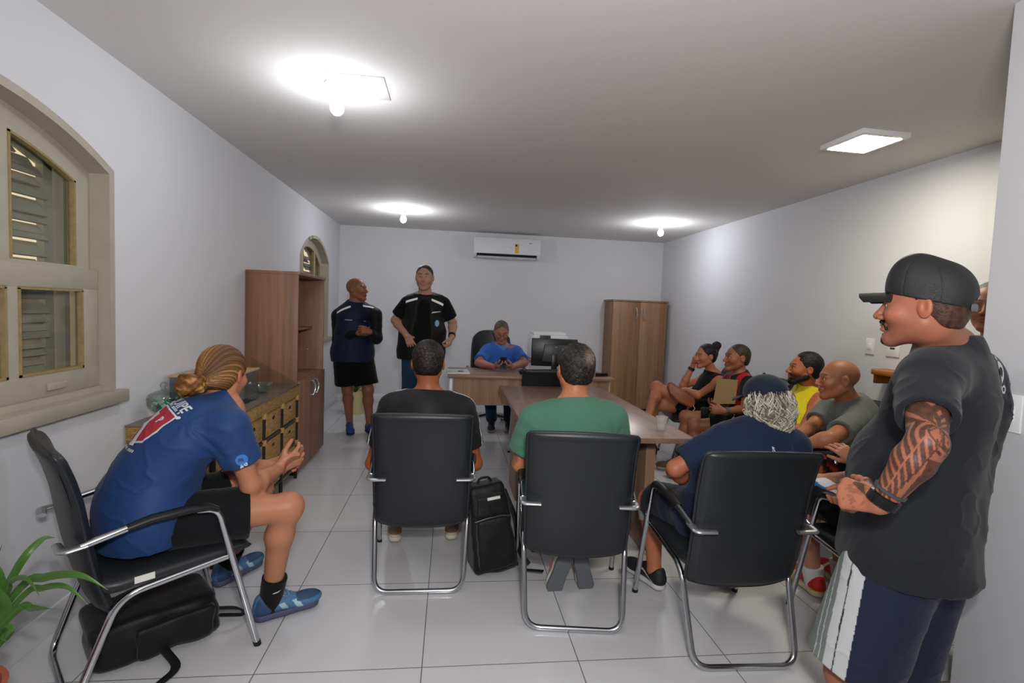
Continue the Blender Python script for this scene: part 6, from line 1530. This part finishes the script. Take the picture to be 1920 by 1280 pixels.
# ------------------------------------------------------------------ 11. person with long grey curls under a navy cap, nearest chair
def curls():
    pel = V((1.215, 2.13, .53)); nk = at(1436, 806, 2.20); crt = V((.985, -.12, -.06)); sh = [at(1352, 826, 2.20), at(1490, 838, 2.14)]
    el = [at(1266, 878, 2.22), V((1.68, 2.28, .66))]; wr = [at(1296, 912, 2.42), V((1.50, 2.48, .64))]
    hp = [V((1.125, 2.13, .53)), V((1.305, 2.12, .53))]; kn = [at(1218, 938, 2.54), V((1.46, 2.54, .52))]; an = [V((1.075, 2.47, .10)), V((1.48, 2.48, .10))]
    j = mk(pel=pel, prt=V((1, -.02, 0)), nk=nk, crt=crt, hd=at(1434, 757, 2.22), face=(-.16, .97, -.18), sh=sh, el=el, wr=wr, kn=kn, an=an, hp=hp, td=[V((-.35, .93, 0)), V((.1, 1, 0))],
           hands=[finger((.6, .8, -.1), (0, 0, -1), .95, (60, 60, 60, 60)), finger((-.7, .7, -.1), (0, 0, -1), .95)], co=V((0, -.03, 0)), wo=V((0, -.03, .02)))
    lens(j, 'curls')
    R = person('person with long grey curls under a navy cap, back to the camera', (1.215, 2.13, 0))
    G = make_body(j, 1.05, 1.0, 1.0, 1.0); sdf_obj('body', G, .0062, M_skin, R, skin_col(j, '#b06a4c', 1.0), fine=[(j.hd, .16, .0045)]+[(c, .12, .0035) for c in j.hand_c])
    add_eyes(j, R, 1.0)
    W = j.W; RR = (j.hr, j.hf, j.hu); sft = V(R.location)
    # under-layer plus many curling locks
    U_ = [('u', Ell(W(0, -.03, .0), (.092, .090, .10), RR), 0), ('u', Cap(W(-.04, -.070, -.05), W(-.03, -.068, -.09), .050, .024), .04), ('u', Cap(W(.04, -.070, -.05), W(.035, -.068, -.085), .050, .026), .04),
          ('i', Pln(W(0, .045, 0), j.hf), .02), ('i', Pln(W(0, 0, .07), j.hu), .01)]
    hr = sdf_obj('hair', Grp(U_), .005, mat('ash_hair', rough=.5, attr=True, var=.3, vscale=120, bump=.6, bscale=160), R, const('#5e564a'), lambda P, N: fold_noise(P, 4, 90)*.006)
    g = random.Random(11); mb = MB()
    for k in range(760):
        th = g.uniform(-2.15, 2.15); lv = g.uniform(-.105, .060); a = th
        rx, ry = .088, .090
        p0 = (rx*math.sin(a), -.03-ry*math.cos(a), lv); 
        if p0[1] > .05: continue
        Ln = g.uniform(.08, .165)*(1.0 if lv < .03 else 1.25); rad = g.uniform(.009, .019); ph = g.uniform(0, 6.28); tw = g.choice((-1, 1))*g.uniform(7.0, 15.0); pts = []; n = 30; mr = g.uniform(.0014, .0029)
        out = V((math.sin(a), -math.cos(a), 0)); tan = V((math.cos(a), math.sin(a), 0))
        for i in range(n+1):
            t = i/n; z = lv-Ln*t; low = max(0, -.04-z); q = V(p0)+out*(.006+.010*math.sin(t*3)-low*.42)-tan*(low*.45*math.sin(a))
            q.z = z; w_ = rad*(.35+.75*t); q = q+tan*(w_*math.cos(ph+tw*t))+out*(w_*math.sin(ph+tw*t)*.9)
            pts.append(W(q.x, q.y, q.z)-sft)
        mb.mi = g.choice((0, 0, 1, 1, 2)); mb.tube(pts, [mr*(1 if i < n*.7 else max(.25, 1-(i-n*.7)/(n*.3))) for i in range(n+1)], 4)
    mb.build('curls', [mat('curl_grey', '#a39c8c', .42, var=.2, vscale=90), mat('curl_light', '#c9c3b4', .4, var=.15, vscale=90), mat('curl_dark', '#6c6355', .45, var=.2, vscale=90)], hr, 180)
    cap_c = const('#1d2536')
    C_ = [('u', Ell(W(0, -.008, .050), (.090, .108, .088), RR), 0), ('i', Pln(W(0, .10, .045), -(j.hu*.97+j.hf*-.20)), .003), ('s', Ell(W(0, -.008, .046), (.080, .098, .080), RR), .002)]
    cp = sdf_obj('cap', Grp(C_), .0035, M_cloth, R, cap_c)
    mb = MB(); mb.quadgrid(lambda u, v: W((u*2-1)*.078, .085+v*(.085-.045*(u*2-1)**2), .050-.020*(u*2-1)**2-.012*v)-sft, 16, 8, .004); mb.build('visor', mat('navy_visor', '#1d2536', .8), cp, 60)
    MB().ball(W(0, -.008, .138)-sft, .007, 10).build('cap_button', mat('navy_button', '#1a2130', .8), cp, 180)
    top = garment_top(j, R, 'tshirt', M_cloth, const('#1c2740'), 1.06, .01, .016, .80, (.072, .080), -.10, folds=.0055, seed=71, res=.0055)
    garment_legs(j, R, 'shorts', M_cloth, const('#141a2e'), 1.05, 1.0, .82, .105, .100, .004, 5, res=.0065)
    tr = bvh_of(top); print_on(text_mesh('5', .035, 0, .001), 'back_mark', M_print, top, tr, j.nk-j.cu*.125+j.cr*.015, j.cr, Z, -j.cf)
    print_on(poly_mesh([(-.006, -.025), (.010, -.025), (.006, .02), (-.002, .02)]), 'back_mark_stem', mat('grey_mark', '#6a7286', .7), top, tr, j.nk-j.cu*.165+j.cr*.005, j.cr, Z, -j.cf)
    # pale sleeve just under the knee
    ax = (an[0]-kn[0]).normalized(); sdf_obj('knee_band', Grp([('u', Cap(kn[0]+ax*.04, kn[0]+ax*.10, .062, .060)), ('i', Pln(kn[0]+ax*.045, -ax), .002), ('i', Pln(kn[0]+ax*.095, ax), .002)]), .004, M_cloth, R, const('#8c8c8c'))
    def vans(f, s, h, C): C = C.copy(); C[(np.abs(h-.045-.02*np.sin(f*28)) < .004) & (f > -.03) & (f < .09)] = L3('#c9c9c6'); return C
    for i in (0, 1): make_shoe(R, an[i], j.td[i], .28, '#1a1c22', '#c4c2bd', colfn=vans)
    return j
J11 = curls()
# ------------------------------------------------------------------ 13. man standing at the right with cap and tattooed arm
def capman():
    f = V((-.62, .78, 0)).normalized(); r = f.cross(Z)
    nk = at(1780, 658, 1.40); pel = at(1712, 1010, 1.42); sh = [at(1738, 716, 1.25), at(1832, 704, 1.50)]
    el = [at(1738, 832, 1.08), V((1.62, 1.58, 1.0))]; wr = [at(1652, 942, 1.14), V((1.50, 1.68, .82))]
    hp = [at(1688, 1010, 1.36), at(1742, 1012, 1.50)]; kn = [at(1592, 1268, 1.42), at(1660, 1284, 1.56)]; an = [V((kn[0].x+.02, kn[0].y-.02, .10)), V((kn[1].x+.02, kn[1].y-.02, .10))]
    j = mk(pel=pel, prt=r, nk=nk, crt=V((.80, .60, 0)), hd=at(1732, 578, 1.34), face=(-.62, .78, .0), sh=sh, el=el, wr=wr, kn=kn, an=an, hp=hp, td=[f, V((-.3, .95, 0))],
           hands=[finger((-.36, .90, -.06), (.70, .28, -.40), 1.02, (55, 68, 72, 76), (30, 25)), finger((-.3, .3, -.9), (-.8, .3, 0), .95)], wo=f*.015, co=f*.0)
    lens(j, 'cap')
    R = person('x', (pel.x, pel.y, 0))
    R['label'] = 'person standing in a black mesh cap and dark T-shirt, tattooed arm on hip'
    ink = L3('#33231e')
    E0, W0, S0 = A3(j.el[0]), A3(j.wr[0]), A3(j.sh[0]); ax = W0-E0; La = np.linalg.norm(ax); ax /= La; sdv = A3(V((.35, -.9, -.1))); sdv -= ax*(sdv@ax); sdv /= np.linalg.norm(sdv); tv = np.cross(ax, sdv)
    ua = E0-S0; Lu = np.linalg.norm(ua); ua /= Lu
    def ex(P, N, C, q):
        Q = P-E0; t = Q@ax; a = np.arctan2(Q@tv, Q@sdv); rad = np.linalg.norm(Q-np.outer(t, ax), axis=1); s = (P-S0)@ua
        on = (t > -.06) & (t < La+.005) & (rad < .075) | ((np.linalg.norm(Q, axis=1) < .17) & (s > .05) & (s < Lu+.05) & (np.linalg.norm((P-S0)-np.outer(s, ua), axis=1) < .07))
        x = a*.042; y = t      # surface coordinates in metres
        u = np.zeros(len(P), bool)
        # chevron columns
        c1 = (x < -.004-.10*(y-.03)*.25) & (np.abs(np.mod(y-np.abs(x+.028)*1.1, .021)-.0105) < .0066) & (np.abs(x+.028) < .021) & (y > -.02); u |= c1
        u |= (np.abs(x+.050) < .002) | (np.abs(x+.0065) < .0012)
        # long solid wedge down the forearm
        w = .020*(1-(y-.02)/max(La-.03, .1)); u |= (np.abs(x-.012) < np.clip(w, .001, .03)) & (y > .02) & (y < La)
        u |= (np.abs(x-.048) < .014) & (np.mod(y+x*1.5, .026) < .016) & (y > -.02); u |= (np.abs(x-.0325-.012*(y/La)) < .0016); u |= (x < -.052) & (np.mod(y-x, .03) < .018); u |= (x > .066) & (np.mod(y*1.4+x, .034) < .02)
        # round motif over the elbow
        d = np.sqrt((x-.008)**2+(y+.028)**2); u |= ((d > .011) & (d < .021)) | ((d > .028) & (d < .034) & (np.mod(np.arctan2(y+.028, x-.008), .8) < .5)); u |= (d < .004)
        u |= (y < -.045) & (np.mod(x*1.2+y, .022) < .012); u |= (np.abs(y+.005+.4*x) < .002)
        edge = fold_noise(P, 55, 300)*.12
        m = (on & u); k = np.where(m, .86+edge, np.where(on, .20, 0))[:, None]; C = C*(1-k)+ink*k
        # lettering on the back of the hand
        hq = np.linalg.norm(P-A3(j.wr[0]+V((-.36, .90, -.06)).normalized()*.055), axis=1); kk = ((hq < .035) & (fold_noise(P, 57, 160) > .12))[:, None]*.35; return C*(1-kk)+ink*kk
    G = make_body(j, 1.08, .97, 1.04, 1.08, neck=1.15, belly=.022, jaw=1.0)
    sdf_obj('body', G, .006, M_skin, R, skin_col(j, '#9a5f48', .97, brow='#1c120e', stub=.35, stubc='#4a2e24', extra=ex, lip='#8a4438'), fine=[(j.hd, .17, .0025), (j.el[0].lerp(j.wr[0], .40), .20, .0024), (j.wr[0]+V((-.36, .90, -.06)).normalized()*.07, .12, .0024)])
    add_eyes(j, R, .97)
    W = j.W; RR = (j.hr, j.hf, j.hu); sft = V(R.location)
    hair_cap(j, R, .97, .0025, '#20140f', '#5a3a2c', line=.05, disp=.0005, res=.003, vary=.9, back=-.058)
    M_ = [('u', Cap(W(-.020, .089, -.050), W(0, .099, -.044), .0055, .006), 0), ('u', Cap(W(.020, .089, -.050), W(0, .099, -.044), .0055, .006), .004), ('u', Cap(W(-.020, .089, -.050), W(-.024, .083, -.066), .005, .0035), .004), ('u', Cap(W(.020, .089, -.050), W(.024, .083, -.066), .005, .0035), .004)]
    sdf_obj('moustache', Grp(M_), .002, M_hair, R, const('#120d0b'), lambda P, N: fold_noise(P, 4, 300)*.0008)
    Gt = [('u', Ell(W(0, .080, -.100), (.022, .019, .017), RR), 0), ('u', Ell(W(0, .091, -.082), (.008, .006, .008), RR), .008), ('i', Pln(W(0, 0, -.078), j.hu), .004)]
    sdf_obj('goatee', Grp(Gt), .0024, M_hair, R, const('#1a1310'), lambda P, N: fold_noise(P, 4, 260)*.001)
    # trucker cap
    kc = .97; low = -(j.hu*.975-j.hf*.22)
    CC = [('u', Ell(W(0, -.014, .042), (.087*kc, .107*kc, .102*kc), RR), 0), ('u', Ell(W(0, .026, .086), (.066*kc, .066*kc, .077*kc), RR), .03), ('i', Pln(W(0, .088, .044), low), .002),
          ('s', Ell(W(0, -.012, .044), (.0805*kc, .1015*kc, .074*kc), RR), .002), ('s', Ell(W(0, -.125, .012), (.028, .03, .024), RR), .003)]
    mesh_m = bpy.data.materials.new('trucker_mesh'); nt, N_, L_, b_ = nodes_of(mesh_m); b_.inputs['Base Color'].default_value = (*lin('#17181a'), 1); b_.inputs['Roughness'].default_value = .55
    tc = N_.new('ShaderNodeTexCoord'); vo = N_.new('ShaderNodeTexVoronoi'); vo.inputs['Scale'].default_value = 520; vo.feature = 'DISTANCE_TO_EDGE'; L_.new(tc.outputs['Object'], vo.inputs[0]); bp = N_.new('ShaderNodeBump'); bp.inputs['Strength'].default_value = .6; bp.inputs['Distance'].default_value = .0015; L_.new(vo.outputs[0], bp.inputs['Height']); L_.new(bp.outputs[0], b_.inputs['Normal'])
    cp = sdf_obj('cap', Grp(CC), .0026, mesh_m, R, None, lambda P, N: -.0012*(np.abs(np.mod(np.arctan2(*(head_local(j, P, 1)[:, [0, 1]].T))+.52, 1.047)-.52) < .02))
    M_blk = mat('cap_fabric', '#161719', .75, bump=.2, bscale=300)
    mb = MB(); mb.quadgrid(lambda u, v: W((u*2-1)*(.076-.012*v), .070+v*(.094-.022*(u*2-1)**2)+.0, .0475-.022*(u*2-1)**2-.004*v)-sft, 20, 12, .0105); mb.build('visor', M_blk, cp, 60)
    MB().ball(W(0, -.008, .137)-sft, .0065, 10, (1, 1, .6)).build('cap_button', M_blk, cp, 180)
    mb = MB(); mb.tube([W(.084*math.sin(a), -.014-.104*math.cos(a), .004+.012*math.cos(a)*0)-sft for a in [(-.42+.84*i/16) for i in range(17)]], .010, 8, flat=(.22, tuple((-j.hf))) ); mb.build('cap_strap', mat('grey_strap', '#5d6064', .5), cp, 60)
    char = const('#202227')
    top = garment_top(j, R, 'tshirt', M_cloth, char, 1.08, .030, .020, .62, (.068, .066), -.075, folds=.006, seed=81, res=.0045, hem_t=.044, arm=1.02, hem_n=j.pu-j.pf*.04,
                      extra=[('u', Cap(j.sh[1]-j.cu*.09-j.cf*.02-j.cr*.03, j.pel+j.pu*.10+j.pr*.07-j.pf*.05, .085, .10), .06)])
    nv, wt, gr, g2 = L3('#1b2036'), L3('#b4b6b8'), L3('#6c736e'), L3('#24262b')
    def scol(P, N):
        C = np.tile(nv, (len(P), 1)); Q = P-A3(j.pel); fr = Q@A3(f); sd = Q@A3(r)
        x = fr-.02*(Q[:, 2]+.1)*-1.5
        z = -Q[:, 2]; e = .108+.075*z      # stripe panel leans forward down the leg
        C[(fr > e-.036)] = wt; C[(fr > e-.0) & (fr < e+.004)] = g2; C[(fr > e+.030)] = gr; C[(fr > e+.044) & (fr < e+.0465)] = wt; C[(fr > e+.058) & (fr < e+.061)] = wt
        return C
    garment_legs(j, R, 'shorts', M_poly, scol, 1.04, 1.05, .90, .118, .124, .0035, 9, res=.0032, top=.02, loose=True)
    for i in (0, 1): make_shoe(R, an[i], j.td[i], .28, '#1a1a1c', '#7a7a78', res=.006)
    # watch strap on the wrist
    c = wr[0].lerp(el[0], .06); m_ = ring(R, 'wristband', c, wr[0]-el[0], .0295, .030, .006, M_black); ring(R, 'wristband_loop', c+(el[0]-wr[0]).normalized()*.028, wr[0]-el[0], .0325, .008, .004, M_grey)
    tr = bvh_of(top); N = V((.55, -.83, 0)).normalized(); N = (-j.cf*.85-j.cr*.0+V((.2, -.3, 0))).normalized()
    N = V((-.35, -.93, .05)).normalized(); X = V((.93, -.35, 0))*.72; O = at(1864, 698, 1.40)
    ring_o = [(math.cos(2*PI*k/28)*.036, math.sin(2*PI*k/28)*.036) for k in range(28)]
    e = print_on(poly_mesh(ring_o), 'back_logo', M_print, top, tr, O, X, Z, N, .002)
    print_on(poly_mesh([(.004+math.cos(2*PI*k/20)*.018, .003+math.sin(2*PI*k/20)*.015) for k in range(20)]), 'logo_hole', mat('charcoal_gap', '#202227', .8), e, tr, O, X, Z, N, .0032)
    print_on(poly_mesh([(-.050, .004), (-.012, .018), (-.012, -.004), (-.045, -.012)]), 'logo_hole', mat('charcoal_gap2', '#202227', .8), e, tr, O, X, Z, N, .0036)
    print_on(poly_mesh([(-.03, .045), (.0, .052), (.0, .040), (-.02, .036)]), 'back_logo_bar', M_print, top, tr, O, X, Z, N, .002)
    print_on(text_mesh('RO', .034, 0, .0016), 'back_lettering', M_print, top, tr, O-Z*.052+X*.022, X, Z, N, .002)
    return j
J13 = capman()
# ================================================================== LIGHT
w = bpy.data.worlds.new('world'); SC.world = w; w.use_nodes = True
bg = w.node_tree.nodes['Background']; bg.inputs[0].default_value = (*lin('#ffe6c0'), 1); bg.inputs[1].default_value = 1.1
def area(name, loc, target, size, energy, color):
    l = bpy.data.lights.new(name, 'AREA'); l.shape = 'RECTANGLE'; l.size, l.size_y = size; l.energy = energy; l.color = color
    o = bpy.data.objects.new(name, l); COL.objects.link(o); o.location = loc
    o.rotation_euler = (Vector(target)-Vector(loc)).to_track_quat('-Z', 'Y').to_euler(); return o
# the photographer's flash head above the camera: straight at the room
area('camera_flash', (.08, -.05, 1.70), (.6, 4.5, 1.15), (.07, .05), 17, (1, .985, .97))
# added soft fill for the flash's bounce, aimed forward-up at ceiling and back wall
area('flash_fill', (.08, -.25, 1.75), (.7, 5.0, 2.45), (.25,.25), 30, (1, .985, .97))
area('led_panel_light', (2.40, 2.88, HC-.04), (2.40, 2.88, 0), (.25, .27), 9, (1, .95, .74))
SC.view_settings.view_transform = 'Standard'; SC.view_settings.look = 'None'; SC.view_settings.gamma = 1; SC.view_settings.exposure = .19
try: SC.view_settings.use_curve_mapping = False
except Exception: pass
